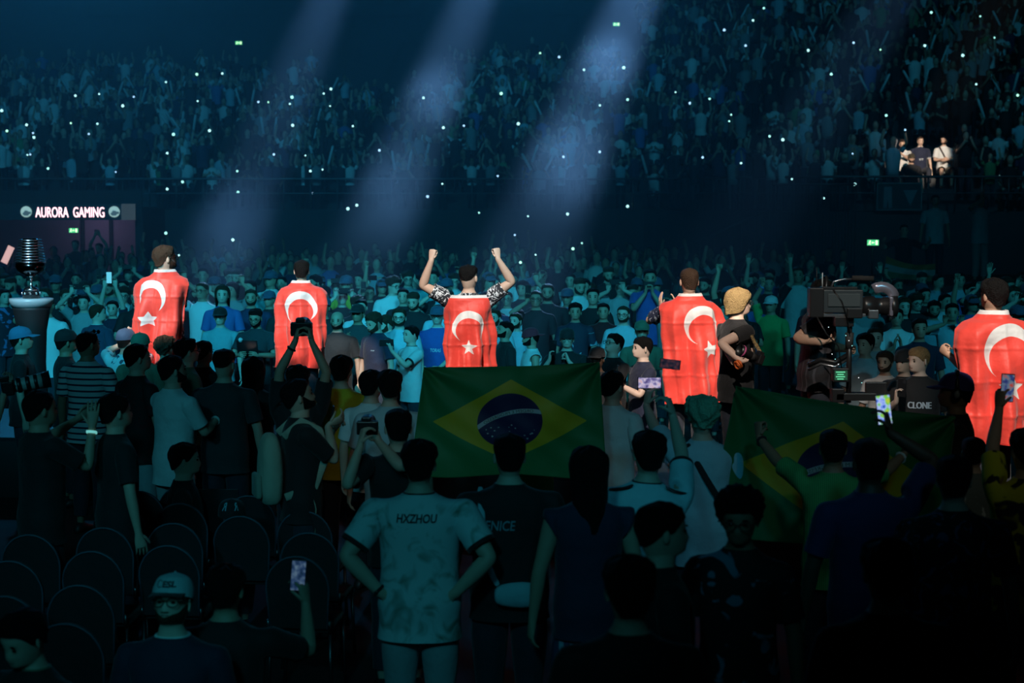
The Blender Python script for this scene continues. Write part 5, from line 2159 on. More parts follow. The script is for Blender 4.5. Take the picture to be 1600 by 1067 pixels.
m_gl = person(1205, 464, 1.66, yaw=150, hair=('short', 'black'), cap=WHT, shirt=GRN, tone=1, R=dict(t=(.10, .06, 1.92), e=(1, 0, -.2), d=(.05, 0, 1), c=1.1),
              label='person in a white cap and green shirt raising a fist')
band(m_gl, 1, mat('blue_band', (.1, .35, .7), .5))
# left, around the trophy
m_l1 = person(103, 452, 1.68, yaw=-150, hair=('messy', 'brown'), shirt=BLKD, tone=3, L=dict(t=(-.06, .26, 1.56), d=(.2, .2, 1), c=.7), R=dict(t=(.08, .26, 1.56), d=(-.2, .2, 1), c=.7),
              label='photographer in black beside the plinth')
photo_camera(m_l1['W']((.0, .30, 1.62)), m_l1['W']((.0, 1.3, 1.62)) - m_l1['W']((.0, .30, 1.62)), 'black still camera raised beside the plinth')
m_l2 = person(131, 461, 1.66, yaw=178, hair=('short', 'black'), shirt=GRY, tone=3, L=dict(t=(-.13, .20, 1.78), e=(-1, 0, -.4), d=(.3, 0, 1), c=.6), R=dict(t=(.13, .20, 1.78), e=(1, 0, -.4), d=(-.3, 0, 1), c=.6),
              label='person in grey filming overhead right of the plinth')
phone(m_l2['gripL'].lerp(m_l2['gripR'], .5) + Vector((0, 0, .03)), (1, 0, 0), (0, 1, 0), label='phone held sideways overhead right of the plinth')
m_l3 = person(176, 470, 1.62, yaw=178, hair=('short', 'black'), shirt=NAV, tone=3, L=dict(t=(-.08, .12, 1.95), e=(-1, 0, -.3), d=(.1, 0, 1), c=.6), R=dict(t=(.08, .12, 1.95), e=(1, 0, -.3), d=(-.1, 0, 1), c=.6),
              label='person in navy raising a bright phone, left of the first red flag')
phone(m_l3['gripL'].lerp(m_l3['gripR'], .5) + Vector((0, -.02, .06)), (0, 0, 1), (0, -1, 0), glow('phone_teal', (.25, .75, .85), .5), 'bright teal phone raised left of the first red flag')
person(152, 476, 1.66, yaw=-35, head=(-40, 0, 0), hair=('short', 'brown'), shirt=cloth('ink_blue', (.03, .05, .10)), trim=WHT, tone=3, w=1.08, label='man in an ink blue tee looking right, behind the striped shirt')
person(6, 452, 1.70, yaw=-140, hair=('short', 'black'), shirt=patterned('dark_blue_tattoo', (.02, .02, .04), (.1, .2, .45), 6, .56, .6), tone=3, label='man in a dark printed shirt at the left edge beside the plinth')
m_pr = person(196, 516, 1.66, yaw=-12, head=(-20, 0, 0), hair=('short', 'black'), cap=cloth('cap_ink', (.03, .07, .14)), shirt=patterned('white_floral', (.55, .62, .65), (.05, .08, .12), 9, .56, .6),
              L=dict(t=(-.10, .20, 1.60), e=(-1, 0, -.5), d=(.3, .2, 1), c=.1, n=(1, 0, 0)), R=dict(t=(-.04, .22, 1.60), e=(1, .3, -.7), d=(-.1, .2, 1), c=.1, n=(-1, 0, 0)),
              label='person in a dark cap and floral shirt clapping left of the first red flag')
person(219, 523, 1.64, yaw=-12, hair=('short', 'brown'), cap=cloth('cap_green', (.12, .24, .16)), shirt=OLV, label='person in a green cap below the first red flag')
person(258, 528, 1.66, yaw=-25, hair=('curly', 'brown'), shirt=DRD, label='curly haired person below the first red flag')
# three people silhouetted in the passage
person(118, 392, 1.9, at=(pix(118, 392, 44).x, 44, 0), yaw=170, hair=('short', 'black'), shirt=BLKD, label='dark figure standing in the violet passage')
person(153, 384, 1.85, at=(pix(155, 384, 43).x, 43, 0), yaw=165, hair=('short', 'black'), shirt=patterned('dark_teal_stripes', (.012, .012, .014), (.05, .25, .3), 3, .5, .52),
       L=dict(t=(-.06, .08, 1.92), e=(-1, 0, -.1), d=(.3, 0, 1)), R=dict(t=(.06, .08, 1.92), e=(1, 0, -.1), d=(-.3, 0, 1)), label='dark figure with arms joined overhead in the violet passage')


# ------------------------------------------------------------------ rows of empty chairs at the lower left
CHB = cloth('chair_black', (.012, .013, .016))
PIPE = mat('chair_piping', (.05, .10, .14), .5)
STEEL = mat('chair_steel', (.12, .12, .13), .35, .9)


def arch(n=16, w=.185, h0=0.0, h1=.44):
    pts = [(-w * .92, h0)]
    for t in np.linspace(PI, 0, n):
        pts.append((w * math.cos(t), h1 - w * 1.05 + w * 1.05 * math.sin(t)))
    pts.append((w * .92, h0))
    return pts


def make_chair():
    e = empty('stacking_chair')
    A = arch()
    mb = MB()
    f = mb.ring([(x, -.215 - z * .12, .45 + z) for x, z in A])
    b = mb.ring([(x, -.185 - z * .12, .45 + z) for x, z in A])
    mb.bridge(f, b)
    mb.face(f)
    mb.face(b)
    mb.build('backrest', CHB, e, smooth=False)
    mb = MB()
    mb.tube([(x * 1.01, -.217 - z * .12, .45 + z) for x, z in A], .006, 5)
    mb.build('piping', PIPE, e)
    mb = MB()
    mb.box((0, .02, .44), (.38, .40, .05))
    mb.build('seat', CHB, e, bevel=.02)
    for x in (-.18, .18):
        for y in (-.18, .2):
            mb = MB()
            mb.tube([(x, y, .43), (x * 1.05, y * 1.15, 0)], .011, 6)
            mb.build('leg', STEEL, e)
    for x in (-.18, .18):
        mb = MB()
        mb.tube([(x, -.2, .42), (x * 1.03, -.215, .5)], .011, 6)
        mb.build('back_post', STEEL, e)
    return e


def copy_tree(o, parent=None):
    c = o.copy()
    COL.objects.link(c)
    c.parent = parent
    for ch in list(o.children):
        copy_tree(ch, c)
    return c


ch0 = make_chair()
spots = [(191, 790), (168, 825), (150, 862), (131, 915), (52, 836), (22, 877), (291, 760), (287, 787), (277, 818), (269, 853), (395, 775), (382, 807), (481, 799), (489, 833),
         (110, 975), (222, 768), (14, 932), (470, 870)]
rowname = ['second', 'third', 'fourth', 'fifth', 'left', 'far left']
clab = ['empty black chair, rearmost of the column under the wristband', 'empty black chair, second from rear under the wristband', 'empty black chair, third from rear under the wristband',
        'empty black chair, fourth from rear under the wristband', 'empty black chair nearer the left edge, farther one', 'empty black chair nearer the left edge, middle one',
        'empty black chair rearmost in the column above the grey cap', 'empty black chair second in the column above the grey cap', 'empty black chair third in the column above the grey cap',
        'empty black chair directly above the grey cap', 'empty black chair behind the blue printed cap, farther one', 'empty black chair behind the blue printed cap, nearer one',
        'empty black chair left of the stained jersey, farther one', 'empty black chair left of the stained jersey, middle one', 'empty black chair just left of the grey capped man',
        'empty black chair between two chair columns, farthest row', 'empty black chair nearest the left edge, closest one', 'empty black chair left of the stained jersey, nearest one']
for i, (x, y) in enumerate(spots):
    o = ch0 if i == 0 else copy_tree(ch0)
    p = onplane(x, y, .89)
    o.location = (p.x, p.y + .27, 0)
    o.rotation_euler = (0, 0, math.radians(-6))
    tag(o, clab[i], 'chair', 'empty chairs in rows at the lower left')
# a cap and a bottle left on the chairs
cp_ = Pose()
for (x, y, lab) in [(362, 800, 'black cap with pale blue letters lying among the empty chairs')]:
    c, v = make_cap(cp_)
    o = c.build('cap', BLKD, None, 1)
    vv = v.build('visor', BLKD, o, 1)
    p = onplane(x, y, .86)
    o.location = (p.x, p.y, .86 - 1.68)
    tag(o, lab, 'cap')
    for dx in (-.05, .035):
        lettering('lettering', 'R', lambda u, w: tuple(head_pt(PI + (u + dx) / .1, 1.71 + w, .026) + V3((0, 0, .006))), mat('print_teal', (.25, .55, .65), .7), o, .03, .045, bold=.02)
p = onplane(338, 826, .55)
bt = tag(empty('water_bottle', (p.x, p.y, .48)), 'small clear bottle with orange cap standing among the empty chairs', 'bottle')
mb = MB()
mb.lathe([(.03, 0), (.032, .02), (.032, .13), (.02, .16), (.013, .18)], 14)
mb.build('bottle_body', mat('bottle_plastic', (.5, .52, .52), .2), bt)
mb = MB()
mb.lathe([(.015, .18), (.015, .20)], 12)
mb.build('bottle_cap', mat('bottle_cap', (.7, .2, .04), .5), bt)
mb = MB()
mb.box((0, .0, .445), (.42, .42, .05))
mb.box((0, -.22, .66), (.40, .03, .44))
for x in (-.18, .18):
    for y in (-.18, .18):
        mb.box((x, y, .21), (.025, .025, .42))
o = mb.build('folding_seat', CHB, smooth=False, loc=(p.x, p.y, 0))
tag(o, 'black seat carrying the small bottle among the empty chairs', 'chair', 'empty chairs in rows at the lower left')

# ------------------------------------------------------------------ far floor crowd: a few bodies in many clothes
CSH = obj_color('crowd_cloth')
CPA = cloth('dark_denim', (.02, .025, .04))
ARCH = []
CAPM = [cloth('black', (.012, .012, .014)), cloth('cap_navy', (.06, .09, .16))]
poses = [
    dict(),
    dict(L=dict(t=(-.05, .34, 1.30), d=(.1, .3, 1), c=.2), R=dict(t=(.05, .34, 1.30), d=(-.1, .3, 1), c=.2)),
    dict(R=dict(t=(.10, .30, 1.62), e=(1, 0, -.6), d=(-.1, .2, 1), c=.6)),
    dict(L=dict(t=(-.12, .28, 1.66), e=(-1, 0, -.6), d=(.2, .2, 1), c=.6), R=dict(t=(.12, .28, 1.66), e=(1, 0, -.6), d=(-.2, .2, 1), c=.6)),
    dict(L=dict(t=(-.30, .06, 1.92), d=(0, 0, 1), c=.2), R=dict(t=(.30, .06, 1.92), d=(0, 0, 1), c=.2)),
    dict(R=dict(t=(.22, .1, 1.95), d=(0, 0, 1), c=1.1), head=(20, 0, 0)),
    dict(head=(-30, 0, 0), lean=4), dict(head=(25, -8, 0)),
    dict(L=dict(t=(-.06, .26, 1.12), c=.6), R=dict(t=(.10, .28, 1.16), c=.6), head=(0, -15, 0)),
    dict(L=dict(t=(-.22, .2, 1.75), d=(.1, 0, 1), c=.6), head=(-12, 6, 0)),
    dict(w=1.15, belly=.5), dict(w=.9)]
hstyles = ['short', 'messy', 'buzz', 'crop', 'short', 'long', 'messy', 'curly', 'fade', 'bob', 'short', 'long']
extras = [None, 'cap', 'glasses', None, None, 'cap', 'beard', 'glasses', 'beard', None, 'beard', None]
POSEW = ['standing', 'clapping', 'holding one hand up', 'filming', 'with arms up', 'raising a fist', 'turned aside', 'turned away', 'looking down',
         'lifting one hand', 'standing broadly', 'standing slim']
hide = empty('person')
for i, pz in enumerate(poses):
    po = Pose(**pz)
    parts = []
    parts.append(make_body(po).build('body', [skin(i % 4 if i % 4 != 2 else 1), mat('eye', (.03, .025, .02), .15), mat('lips', (.35, .14, .12), .5), hairm('brown' if i % 3 else 'black')], None, 1))
    parts.append(make_shirt(po).build('shirt', [CSH, CSH], None, 1))
    parts.append(make_trousers(po).build('trousers', CPA, None, 1))
    parts.append(make_hair(po, hstyles[i], 16, 6).build('hair', hairm('brown' if i % 3 else 'black'), None, 1))
    ex = extras[i]
    if ex == 'cap':
        c, v = make_cap(po)
        parts.append(c.build('cap', CAPM[i % 2], None, 0))
        parts.append(v.build('visor', CAPM[i % 2], None, 0))
    elif ex == 'glasses':
        parts.append(make_glasses(po).build('glasses', mat('glasses_frame', (.02, .02, .02), .3)))
    elif ex == 'beard':
        parts.append(make_beard(po).build('beard', hairm('brown'), None, 1))
    for o in parts:
        if o.modifiers:
            bake(o)
    ARCH.append([(o.name.split('.')[0], o.data, (0, 0, 0)) for o in parts] + [('shoe', shoe_mesh(), (sg * .105, 0, 0)) for sg in (-1, 1)])
    for o in parts:
        bpy.data.objects.remove(o)
bpy.data.objects.remove(hide)

COLORS = [('black', (.015, .016, .02)), ('white', (.70, .72, .74)), ('grey', (.30, .32, .34)), ('navy', (.02, .03, .08)), ('blue', (.06, .14, .40)), ('teal', (.10, .35, .38)),
          ('green', (.05, .30, .12)), ('dark red', (.20, .02, .03)), ('yellow', (.55, .42, .04)), ('pale blue', (.35, .52, .62))]
CW = [.46, .16, .10, .08, .05, .03, .02, .04, .02, .04]
LAND = [(50, 'behind the trophy'), (150, 'right of the plinth'), (250, 'behind the first red flag'), (350, 'between the first and second red flags'), (471, 'behind the second red flag'),
        (590, 'between the second and third red flags'), (730, 'behind the raised fists'), (850, 'right of the raised fists'), (960, 'left of the clapping player'), (1080, 'behind the clapping player'),
        (1160, 'behind the blonde photographer'), (1290, 'behind the camera rig'), (1420, 'right of the camera rig'), (1550, 'behind the right edge player')]


def topix(p):
    d = Vector(p) - Vector((0, 0, CAMZ))
    zf = d.y * CP - d.z * SP
    return 800 + FPX * d.x / zf, 533.5 - FPX * (d.y * SP + d.z * CP) / zf


CUST = [i for i in PEOPLE if i['px'] is not None and 16.5 < i['base'].y < 30 and i['base'].z == 0]
placed = [(i['base'].x, i['base'].y) for i in PEOPLE]
SEEN = set()
ncrowd = 0
cand = []
for row in range(19):
    Y = 20.9 + row * .72 * (1 + row * .012)
    halfw = Y * .295
    n = int(2 * halfw / .78)
    for k in range(n):
        cand.append((-halfw + (k + .5) * 2 * halfw / n + RNG.uniform(-.16, .16) + (.39 if row % 2 else 0), Y + RNG.uniform(-.18, .18), row))
for (x, y, row) in cand:
    if any((x - a) ** 2 + (y - b) ** 2 < .50 ** 2 for a, b in placed):
        continue
    if y < 20.7 and x < -1.2:
        continue
    if row > 9 and RNG.random() < .22 + .03 * (row - 9):
        continue
    px_, py_ = topix((x, y, 1.75))
    if not (-25 < px_ < 1625):
        continue
    if px_ > 1335 and y > 33.5:
        continue
    if any(abs(px_ - q['px']) < 25 and y < q['base'].y + .45 for q in CUST):
        continue
    if ncrowd >= 158:
        break
    placed.append((x, y))
    i = int(RNG.choice(len(ARCH), p=np.array([.17, .11, .09, .09, .02, .03, .13, .10, .09, .04, .07, .06])))
    ci = int(RNG.choice(len(COLORS), p=CW))
    cn, cc = COLORS[ci]
    v = RNG.uniform(.8, 1.15)
    e = empty('person', (x, y, 0), math.radians(180 + RNG.uniform(-22, 22) + x * 2.0), RNG.uniform(.93, 1.06))
    land = min(LAND, key=lambda l: abs(l[0] - px_))[1]
    ORD = ['front', 'second', 'third', 'fourth', 'fifth', 'sixth', 'seventh', 'eighth', 'ninth', 'tenth', 'eleventh', 'twelfth', 'thirteenth', 'fourteenth', 'fifteenth', 'sixteenth', 'seventeenth', 'eighteenth', 'last']
    lab = 'spectator in %s %s %s, %s row' % (cn, POSEW[i], land, ORD[row])
    tag(e, lab, 'person', 'spectators on the floor facing the players')
    for nm, me, lc in ARCH[i]:
        o = bpy.data.objects.new(nm, me)
        o.location = lc
        o.color = tuple(min(1, c * v) for c in cc) + (1,)
        o.parent = e
        COL.objects.link(o)
    if i in (2, 3):                  # they film
        yw = e.rotation_euler.z
        q = Matrix.Rotation(yw, 3, 'Z') @ Vector((.08 if i == 2 else 0, .36, 1.76)) * e.scale.x + e.location
        up = Matrix.Rotation(yw, 3, 'Z') @ (Vector((0, 0, 1)) if i == 2 else Vector((1, 0, 0)))
        phone(q, up, Matrix.Rotation(yw, 3, 'Z') @ Vector((0, -1, 0)), label='phone of the spectator in %s %s, %s row' % (cn, land, ORD[row]),
            group='phones filming in the far crowd')
    ncrowd += 1
print('floor crowd', ncrowd)


# ------------------------------------------------------------------ stands
TORCHES = []


def small_person(kind):
    """low detail seated or standing spectator: 0 skin, 1 cloth, 2 trousers, 3 hair; faces -Y"""
    mb = MB()
    z = 0.0
    if kind == 'sit' or kind == 'clap' or kind == 'sticks':
        zs = .42
        for sg in (-1, 1):
            mb.tube([(sg * .09, 0, zs + .06), (sg * .11, -.40, zs + .07), (sg * .11, -.42, .08)], [.085, .07, .05], 5, 2)
    else:
        zs = .84
        for sg in (-1, 1):
            mb.tube([(sg * .09, 0, zs), (sg * .10, 0, .05)], [.085, .05], 5, 2)
    b = zs
    prev = None
    for dz, hx, hy in ((-.02, .165, .115), (.2, .16, .115), (.44, .19, .12), (.56, .17, .09), (.63, .07, .06)):
        r = mb.ring([(hx * math.cos(t), hy * math.sin(t), b + dz) for t in np.linspace(0, 2 * PI, 8, endpoint=False)])
        if prev:
            mb.bridge(prev, r, 1)
        else:
            mb.cap(r, 1)
        prev = r
    mb.cap(prev, 1)
    mb.tube([(0, 0, b + .6), (0, -.01, b + .70)], .055, 6, 0)
    mb.ell((0, -.015, b + .78), (.078, .098, .12), 0, 8, 6)
    mb.ell((0, .022, b + .815), (.086, .092, .10), 3, 8, 5)
    mb.ell((0, -.115, b + .765), (.014, .018, .02), 0, 5, 4)
    for sg in (-1, 1):
        if kind in ('up',):
            pts = [(sg * .19, 0, b + .54), (sg * .30, -.06, b + .74), (sg * .24, -.10, b + 1.02)]
        elif kind in ('clap', 'film'):
            pts = [(sg * .19, 0, b + .54), (sg * .26, -.14, b + .34), (sg * .05, -.34, b + (.46 if kind == 'clap' else .72))]
        elif kind == 'sticks':
            pts = [(sg * .19, 0, b + .54), (sg * .28, -.14, b + .40), (sg * .18, -.32, b + .62)]
        else:
            pts = [(sg * .19, 0, b + .54), (sg * .25, -.03, b + .26), (sg * .16, -.22, b + .08)]
        mid = V3(pts[0]) * .45 + V3(pts[1]) * .55
        mb.tube([pts[0], mid], [.062, .06], 5, 1)
        mb.tube([mid, pts[1], pts[2]], [.045, .042, .03], 5, 0)
        mb.ell(pts[2], (.04, .03, .055), 0, 5, 4)
    return mb


KINDS = ['sit', 'clap', 'film', 'up', 'sticks', 'stand']
TEMPL = {k: small_person(k) for k in KINDS}
HAIRB = hairm('black')
SMESH = {k: TEMPL[k].mesh('person_' + k, [skin(0), CSH, CPA, HAIRB]) for k in KINDS}

PTS = []
for s_, ox, oy, lst in [
    (2.963, 0, 0, [(349, 443), (459, 435), (619, 448), (768, 380), (911, 344), (1029, 340), (568, 490), (328, 570), (451, 573), (411, 620), (123, 578), (153, 616), (157, 636), (32, 606), (8, 512),
                   (140, 715), (127, 717), (222, 780), (803, 622), (970, 605), (915, 468), (1242, 473), (1352, 450), (1342, 481), (1499, 433), (1532, 412), (1528, 491), (1355, 580), (1268, 715),
                   (1414, 720), (1437, 792), (1493, 785), (1102, 890), (845, 842), (774, 875), (1446, 895), (536, 796), (774, 709), (1098, 792), (1196, 472)]),
    (2.963, 500, 0, [(152, 584), (479, 453), (275, 696), (170, 950), (129, 966), (566, 851), (498, 910), (736, 985), (666, 582), (571, 591), (839, 433), (918, 573), (823, 815), (1019, 246), (1107, 264),
                     (1222, 323), (1406, 313), (1296, 488), (1424, 461), (1295, 703), (1127, 726), (1424, 955), (1146, 991), (963, 1001)]),
    (2.667, 1000, 0, [(516, 34), (471, 85), (351, 125), (440, 190), (701, 210), (890, 178), (1002, 207), (797, 309), (148, 384), (290, 412), (208, 430), (380, 478), (372, 505), (540, 568), (595, 582),
                      (261, 656), (421, 680), (633, 746), (895, 768), (766, 826), (886, 640), (1026, 481), (1105, 541), (1187, 190), (1214, 52), (1418, 68), (1477, 157), (1345, 231), (1401, 351),
                      (1574, 397), (1498, 735)]),
    (3.636, 800, 280, [(397, 363), (346, 395), (134, 429), (48, 473), (24, 633), (16, 317)]),
        (3.81, 0, 280, [(987, 321), (1386, 361), (1065, 453)])]:
    PTS += [(ox + a / s_, oy + b_ / s_) for a, b_ in lst]
TOR_AT = []
HOLD = []
for (x, y) in PTS:
    sc = RNG.uniform(.94, 1.05)
    if y > 335:
        Yt = min(43.0, max(33.5, (3 - 1.9) * FPX / (y - 305)))
        p = pix(x, y, Yt)
        zf = 0.0
    else:
        p = stand_hit(x, y, 1.86)
        az = p.x / p.y
        zf = 2.6 + stand_slope(az) * .85 * max(0, int((p.y - stand_d0(az)) / .85))
    sc = min(1.14, max(.82, (p.z - zf) / 1.88))
    TOR_AT.append(p)
    HOLD.append((p.x - .24 * sc, p.y + .16, zf, x, y, 98 if y > 335 else int((p.y - 44) / .85), sc))

allp = []
for i in range(NROW):
    Yc = 48 + .85 * i
    step = .60 / Yc
    a = -.315 + RNG.uniform(0, step)
    while a < .315:
        aa = a + RNG.uniform(-.15, .15) * step
        Y = stand_d0(aa) + .85 * i + .45
        z = 2.6 + stand_slope(aa) * .85 * i
        px_, py_ = topix((aa * Y, Y, z + 1.1))
        ok = RNG.random() < .66 and -20 < px_ < 1620 and py_ > -25
        if py_ < (98 if px_ < 500 else (138 if px_ < 700 else (80 if px_ < 1000 else -30))):
            ok = False
        if abs(px_ - 1440) < 62 and i < 6:
            ok = False
        if px_ < 225 and i < 2:
            ok = False
        if 900 < px_ < 1080 and i < 2:
            ok = ok and RNG.random() < .5
        if ok:
            allp.append((aa * Y, Y, z, px_, py_, i))
        a += step
for a in np.arange(-.31, .02, .0085):       # upper tier front rows at the left
    for r_ in (0, 1):
        if RNG.random() < .5:
            allp.append((a * (82 + r_), 82 + r_, 11.35 + .25 * r_, *topix((a * 82, 82, 12.3)), 99))
for row in range(11):                        # standing on the floor below the bowl
    Y = 34.6 + row * 1.05
    n = int(Y * .60 / .72)
    for k in range(n):
        x = -Y * .30 + (k + RNG.uniform(.1, .9)) * Y * .60 / n
        px_, py_ = topix((x, Y, 1.7))
        if RNG.random() < .62 and not (px_ < 225 and Y > 42) and not (px_ > 1030 and Y > 41) and not (px_ > 1320) and -10 < px_:
            allp.append((x, Y + RNG.uniform(-.3, .3), 0.0, px_, py_, 98))
allp = [q + (None, None) for q in allp if not any((q[0] - t[0]) ** 2 + (q[1] - t[1]) ** 2 < .2 for t in HOLD)]
allp += [(t[0], t[1], t[2], t[3], t[4], t[5], 'up', t[6]) for t in HOLD]
print('stand crowd', len(allp))
allp.sort(key=lambda q: q[1] + (0 if q[5] < 90 else 100))
budget = 300 - len(PEOPLE) - ncrowd - 8
KP = [.34, .16, .12, .08, .10, .20]
KW = {'sit': 'seated', 'clap': 'clapping', 'film': 'filming', 'up': 'arms up', 'sticks': 'with sticks', 'stand': 'standing'}
scol = [('black', (.012, .013, .016)), ('white', (.75, .77, .78)), ('grey', (.28, .30, .32)), ('navy', (.02, .03, .08)), ('blue', (.06, .16, .42)), ('green', (.05, .30, .12)), ('pale blue', (.40, .58, .68))]
SW = [.50, .17, .11, .10, .05, .02, .05]
big_v, big_f, big_c, big_m = [], [], [], []
voff = 0
sticks = []
SLAND = [(60, 'above the name board'), (300, 'above the first player'), (480, 'above the second player'), (740, 'above the raised fists'), (900, 'under the third beam'), (1080, 'above the clapping player'),
         (1200, 'left of the spotlit seats'), (1330, 'beside the spotlit seats'), (1440, 'behind the spotlit seats'), (1560, 'right of the spotlit seats')]
for idx, (x, y, z, px_, py_, row, fk, fs) in enumerate(allp):
    kd = KINDS[int(RNG.choice(6, p=KP))]
    if row == 98:
        kd = ['stand', 'film', 'up', 'stand', 'stand'][idx % 5]
    cn, cc = scol[int(RNG.choice(len(scol), p=SW))]
    ang = math.atan2(x, y) * -1.0 + RNG.uniform(-.3, .3)
    s = RNG.uniform(.92, 1.06)
    if fk:
        kd, s, ang = fk, fs, 0.0
    if kd == 'sticks' and len(sticks) < 60:
        sticks.append((x, y, z, ang, s, row, px_))
    if idx < budget and row < 90:
        o = bpy.data.objects.new('person', SMESH[kd])
        o.location = (x, y, z)
        o.rotation_euler = (0, 0, ang)
        o.scale = (s, s, s)
        o.color = cc + (1,)
        COL.objects.link(o)
        land = min(SLAND, key=lambda l: abs(l[0] - px_))[1]
        tag(o, '%s spectator in %s, stand row %d, %s' % (KW[kd], cn, row + 1, land), 'person', 'spectators in the front rows of the stands')
    else:
        t = TEMPL[kd]
        va = np.array(t.v) * s
        va = va @ rz(ang).T + np.array([x, y, z])
        big_v.append(va)
        big_f.extend([tuple(q + voff for q in f) for f in t.f])
        sk = [(.62, .40, .30), (.50, .30, .21), (.34, .19, .12)][idx % 3]
        pal = [sk, cc, (.02, .025, .04), (.015, .012, .01) if idx % 4 else (.09, .055, .03)]
        big_c.extend([pal[m] for m in t.m])
        big_m.extend([len(f) for f in t.f])
        voff += len(t.v)
me = bpy.data.meshes.new('distant_spectators')
me.from_pydata(np.concatenate(big_v).tolist(), [], big_f)
me.polygons.foreach_set('use_smooth', [True] * len(me.polygons))
ca = me.color_attributes.new('dye', 'FLOAT_COLOR', 'CORNER')
rep = np.repeat(np.array(big_c), np.array(big_m), axis=0)
ca.data.foreach_set('color', np.concatenate([rep, np.ones((len(rep), 1))], axis=1).astype(np.float32).ravel())
dm, nt, b = _nodes('distant_clothes')
at = nt.nodes.new('ShaderNodeAttribute')
at.attribute_name = 'dye'
nt.links.new(at.outputs['Color'], b.inputs['Base Color'])
b.inputs['Roughness'].default_value = .85
me.materials.append(dm)
o = bpy.data.objects.new('distant_spectators', me)
COL.objects.link(o)
tag(o, 'hundreds of tiny spectators filling the dim upper rows', 'crowd', kind='stuff')

# inflated cheering sticks
mb = MB()
mb.tube([(0, 0, 0), (0, 0, .03), (0, 0, .52), (0, 0, .56)], [.015, .04, .04, .015], 8)
STK = mb.mesh('cheering_stick', mat('stick_white', (.75, .78, .80), .4))
for n_, (x, y, z, ang, s, row, px_) in enumerate(sticks):
    for sg in (-1, 1):
        o = bpy.data.objects.new('cheering_stick', STK)
        q = rz(ang) @ V3((sg * .18, -.32, 1.04)) * s
        o.location = (x + q[0], y + q[1], z + q[2])
        o.rotation_euler = (RNG.uniform(-.1, .3), sg * RNG.uniform(.1, .6), ang)
        COL.objects.link(o)
        land = min(SLAND, key=lambda l: abs(l[0] - px_))[1]
        tag(o, 'pale cheering stick, %s of pair, row %d, %s' % ('left' if sg < 0 else 'right', row + 1, land), 'cheering stick', 'cheering sticks in the dim stands')

# the spotlit group on the right stand
gy = 46.4
gz = stand_z(pix(1440, 250, gy).x, gy) - .05


def lit(px, py, sitz, Y, yaw, **kw):
    p = pix(px, py, Y)
    return person(at=(p.x, Y, p.z - 1.352), s=1.0, sit=True, yaw=yaw, **kw)


g1 = lit(1475, 213, 0, gy, 178, head=(-28, 0, 0), hair=('short', 'black'), beard='black', tone=0, shirt=WHT, pants=BEI, short=True,
         L=dict(t=(-.02, .28, 1.02 - .28), c=.4), R=dict(t=(.06, .24, 1.06 - .3), c=.5), label='spotlit man in white tee and beige shorts with a dark strap, arms crossed')
mb = MB()
Pq = g1['po']
mb.tube([Pq.T((.12, .02, 1.485)), Pq.T((.09, .125, 1.40)), Pq.T((0, .155, 1.22)), Pq.T((-.12, .14, 1.04))], .018, 6, ry=.005, hint=(0, 1, 0))
mb.build('shoulder_strap', BLKD, g1['e'])
g2 = lit(1438, 214, 0, gy + .25, 182, hair=('short', 'brown'), tone=3, shirt=NAV, trim=WHT, w=1.05, label='spotlit man in a navy football shirt')
dec(g2, 1, 'VIT', 0, 1.17 - .4, .12, .05, (.6, .65, .7))
g3 = lit(1410, 218, 0, gy + .1, 168, head=(0, -10, 0), hair=('short', 'brown'), tone=0, shirt=WHT, L=dict(t=(.03, .38, .98), d=(0, .1, 1), c=1.2), R=dict(t=(.25, .36, .95), d=(0, .1, 1), c=1.2),
         label='spotlit man in white holding two cheering sticks')
g4 = lit(1424, 241, 0, gy - .75, 178, hair=('short', 'black'), cap=cloth('cap_black_gold', (.05, .04, .02)), capback=True, beard='black', tone=0, shirt=BLKD, label='spotlit man in black with a cap, in front of the football shirt')
g5 = lit(1385, 266, 0, gy - .9, 176, hair=('buzz', 'black'), tone=4, shirt=BLU, label='dark skinned man in blue at the edge of the spotlit group')
g6 = lit(1502, 216, 0, gy + .1, 150, head=(0, -20, 0), hair=('short', 'black'), tone=1, shirt=GRY, label='man in grey leaning at the right edge of the spotlit group')
for (ax, ay, bx, by, lab) in [(1381, 253, 1382, 217, 'upright white cheering stick in the spotlit group'), (1391, 252, 1401, 217, 'tilted white cheering stick in the spotlit group')]:
    A, B = pix(ax, ay, gy - .35), pix(bx, by, gy - .35)
    o = bpy.data.objects.new('cheering_stick', STK)
    o.location = A
    o.rotation_euler = (B - A).to_track_quat('Z', 'Y').to_euler()
    o.scale = (1.1, 1.1, (B - A).length / .56)
    COL.objects.link(o)
    tag(o, lab, 'cheering stick')
# people on the side platform at the right
pw = person(at=(pix(1461, 320, 35.4).x, 35.4, PLAT_Z), h=1.75, yaw=175, hair=('short', 'black'), shirt=LBL, tone=1, label='man in a pale tee standing on the side platform')
pa = person(at=(pix(1532, 330, 35.6).x, 35.6, PLAT_Z), h=1.75, yaw=200, hair=('short', 'black'), shirt=LBL, tone=1, pants=GRY,
            L=dict(t=(-.18, .34, 1.62), d=(0, .2, 1), c=.1), R=dict(t=(.22, .34, 1.66), d=(0, .2, 1), c=.1), label='man in a pale tee opening his arms on the side platform')
pf = person(at=(pix(1412, 385, 35.2).x, 35.2, PLAT_Z - .55), h=1.72, yaw=178, hair=('short', 'black'), shirt=BLKD, L=dict(t=(-.45, .3, 1.42)), R=dict(t=(.45, .3, 1.42)),
            label='person holding the saffron white and green flag')
IND = flag_mat('saffron_white_green', (.03, .25, .10), [('a1', (.55, .58, .58)), ('a2', (.55, .26, .04))], trans=.3)
fy_ = 34.75


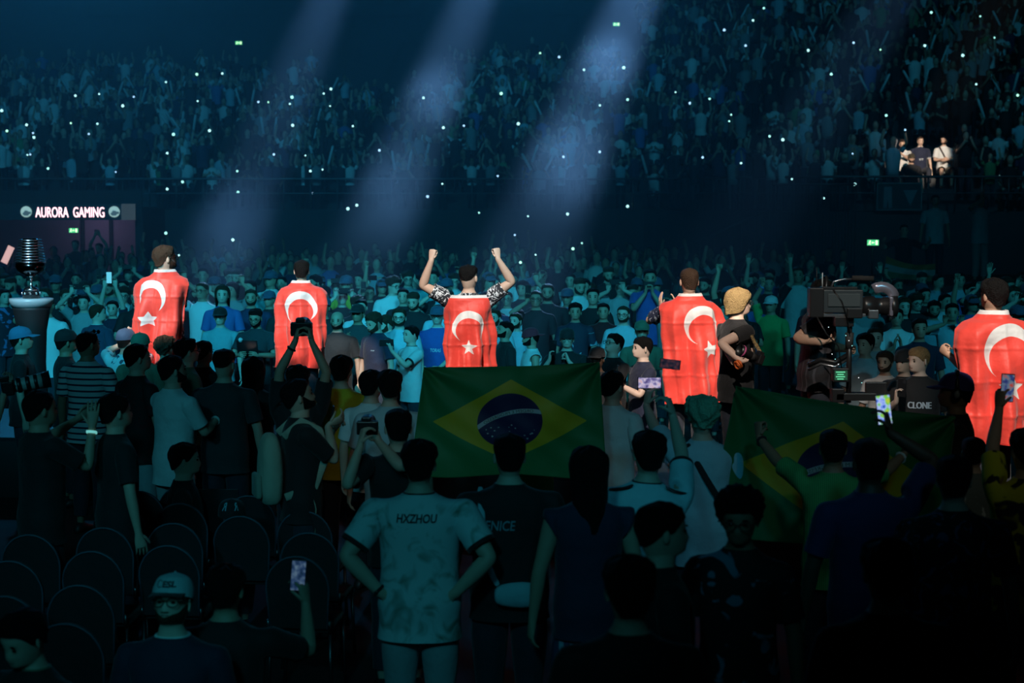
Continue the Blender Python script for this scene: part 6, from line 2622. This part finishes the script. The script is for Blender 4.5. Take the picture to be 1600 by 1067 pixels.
def flag3(u, v):
    p = pix(1385, 400, fy_).lerp(pix(1462, 412, fy_), u).lerp(pix(1382, 434, fy_).lerp(pix(1458, 440, fy_), u), v)
    p.y += .05 * math.sin(9 * u + 3 * v)
    p.z -= .08 * math.sin(PI * u) * (1 - v)
    return tuple(p)


us, vs = np.linspace(0, 1, 40), np.linspace(0, 1, 24)
Ug, Vg = np.meshgrid(us, vs)
o = cloth_grid('tricolour_flag', flag3, us, vs, {'a1': (Vg - .667) * .5, 'a2': (Vg - .333) * .5}, IND)
tag(o, 'saffron white and green flag spread under the right stand', 'flag')

# phones with their torch on, scattered in the stands
mb = MB()
mb.box((0, .012, -.03), (.075, .01, .15), 0)
mb.ell((0, 0, 0), (.05, .012, .05), 1, 10, 6)
TCOL = [(.45, .95, 1.0), (.35, .9, .85), (.35, .65, 1.0), (.4, 1.0, .75)]
TOR_ = [mb.mesh('phone_torch', [mat('phone_body', (.012, .012, .014), .3), glow('torch_%d' % i, c, 2.2)]) for i, c in enumerate(TCOL)]
for n_, (x, y) in enumerate(PTS):
    p = TOR_AT[n_]
    o = bpy.data.objects.new('phone_torch', TOR_[int(RNG.choice(4, p=[.5, .2, .2, .1]))])
    o.location = p
    k_ = p.y / 62 * RNG.uniform(.55, 1.1)
    o.scale = (k_, k_, k_)
    COL.objects.link(o)
    land = min(SLAND, key=lambda l: abs(l[0] - x))[1]
    tag(o, 'glowing phone torch %s the stand %s' % ('high in' if y < 130 else ('midway up' if y < 240 else 'low in'), land), 'phone', 'phone torches glowing in the stands')

# tell look-alikes apart by their order from the left
GROUPS = {}
for o in list(COL.objects):
    if o.parent is None and o.get('group') and o.get('label') and o['group'].split()[0] in ('spectators', 'cheering', 'phone', 'phones'):
        GROUPS.setdefault((o['group'], o['label']), []).append(o)
NTH = ['leftmost', 'second', 'third', 'fourth', 'fifth', 'sixth', 'seventh', 'eighth', 'ninth', 'tenth', 'eleventh', 'twelfth', 'thirteenth', 'fourteenth', 'fifteenth', 'sixteenth']
for (g_, l_), lst in GROUPS.items():
    if 1 < len(lst) <= 16:
        lst.sort(key=lambda o: o.location.x / o.location.y)
        for i, o in enumerate(lst):
            new = l_ + ', ' + (NTH[i] if i == 0 else NTH[i] + ' from left')
            if len(new.replace(',', '').split()) <= 16:
                o['label'] = new
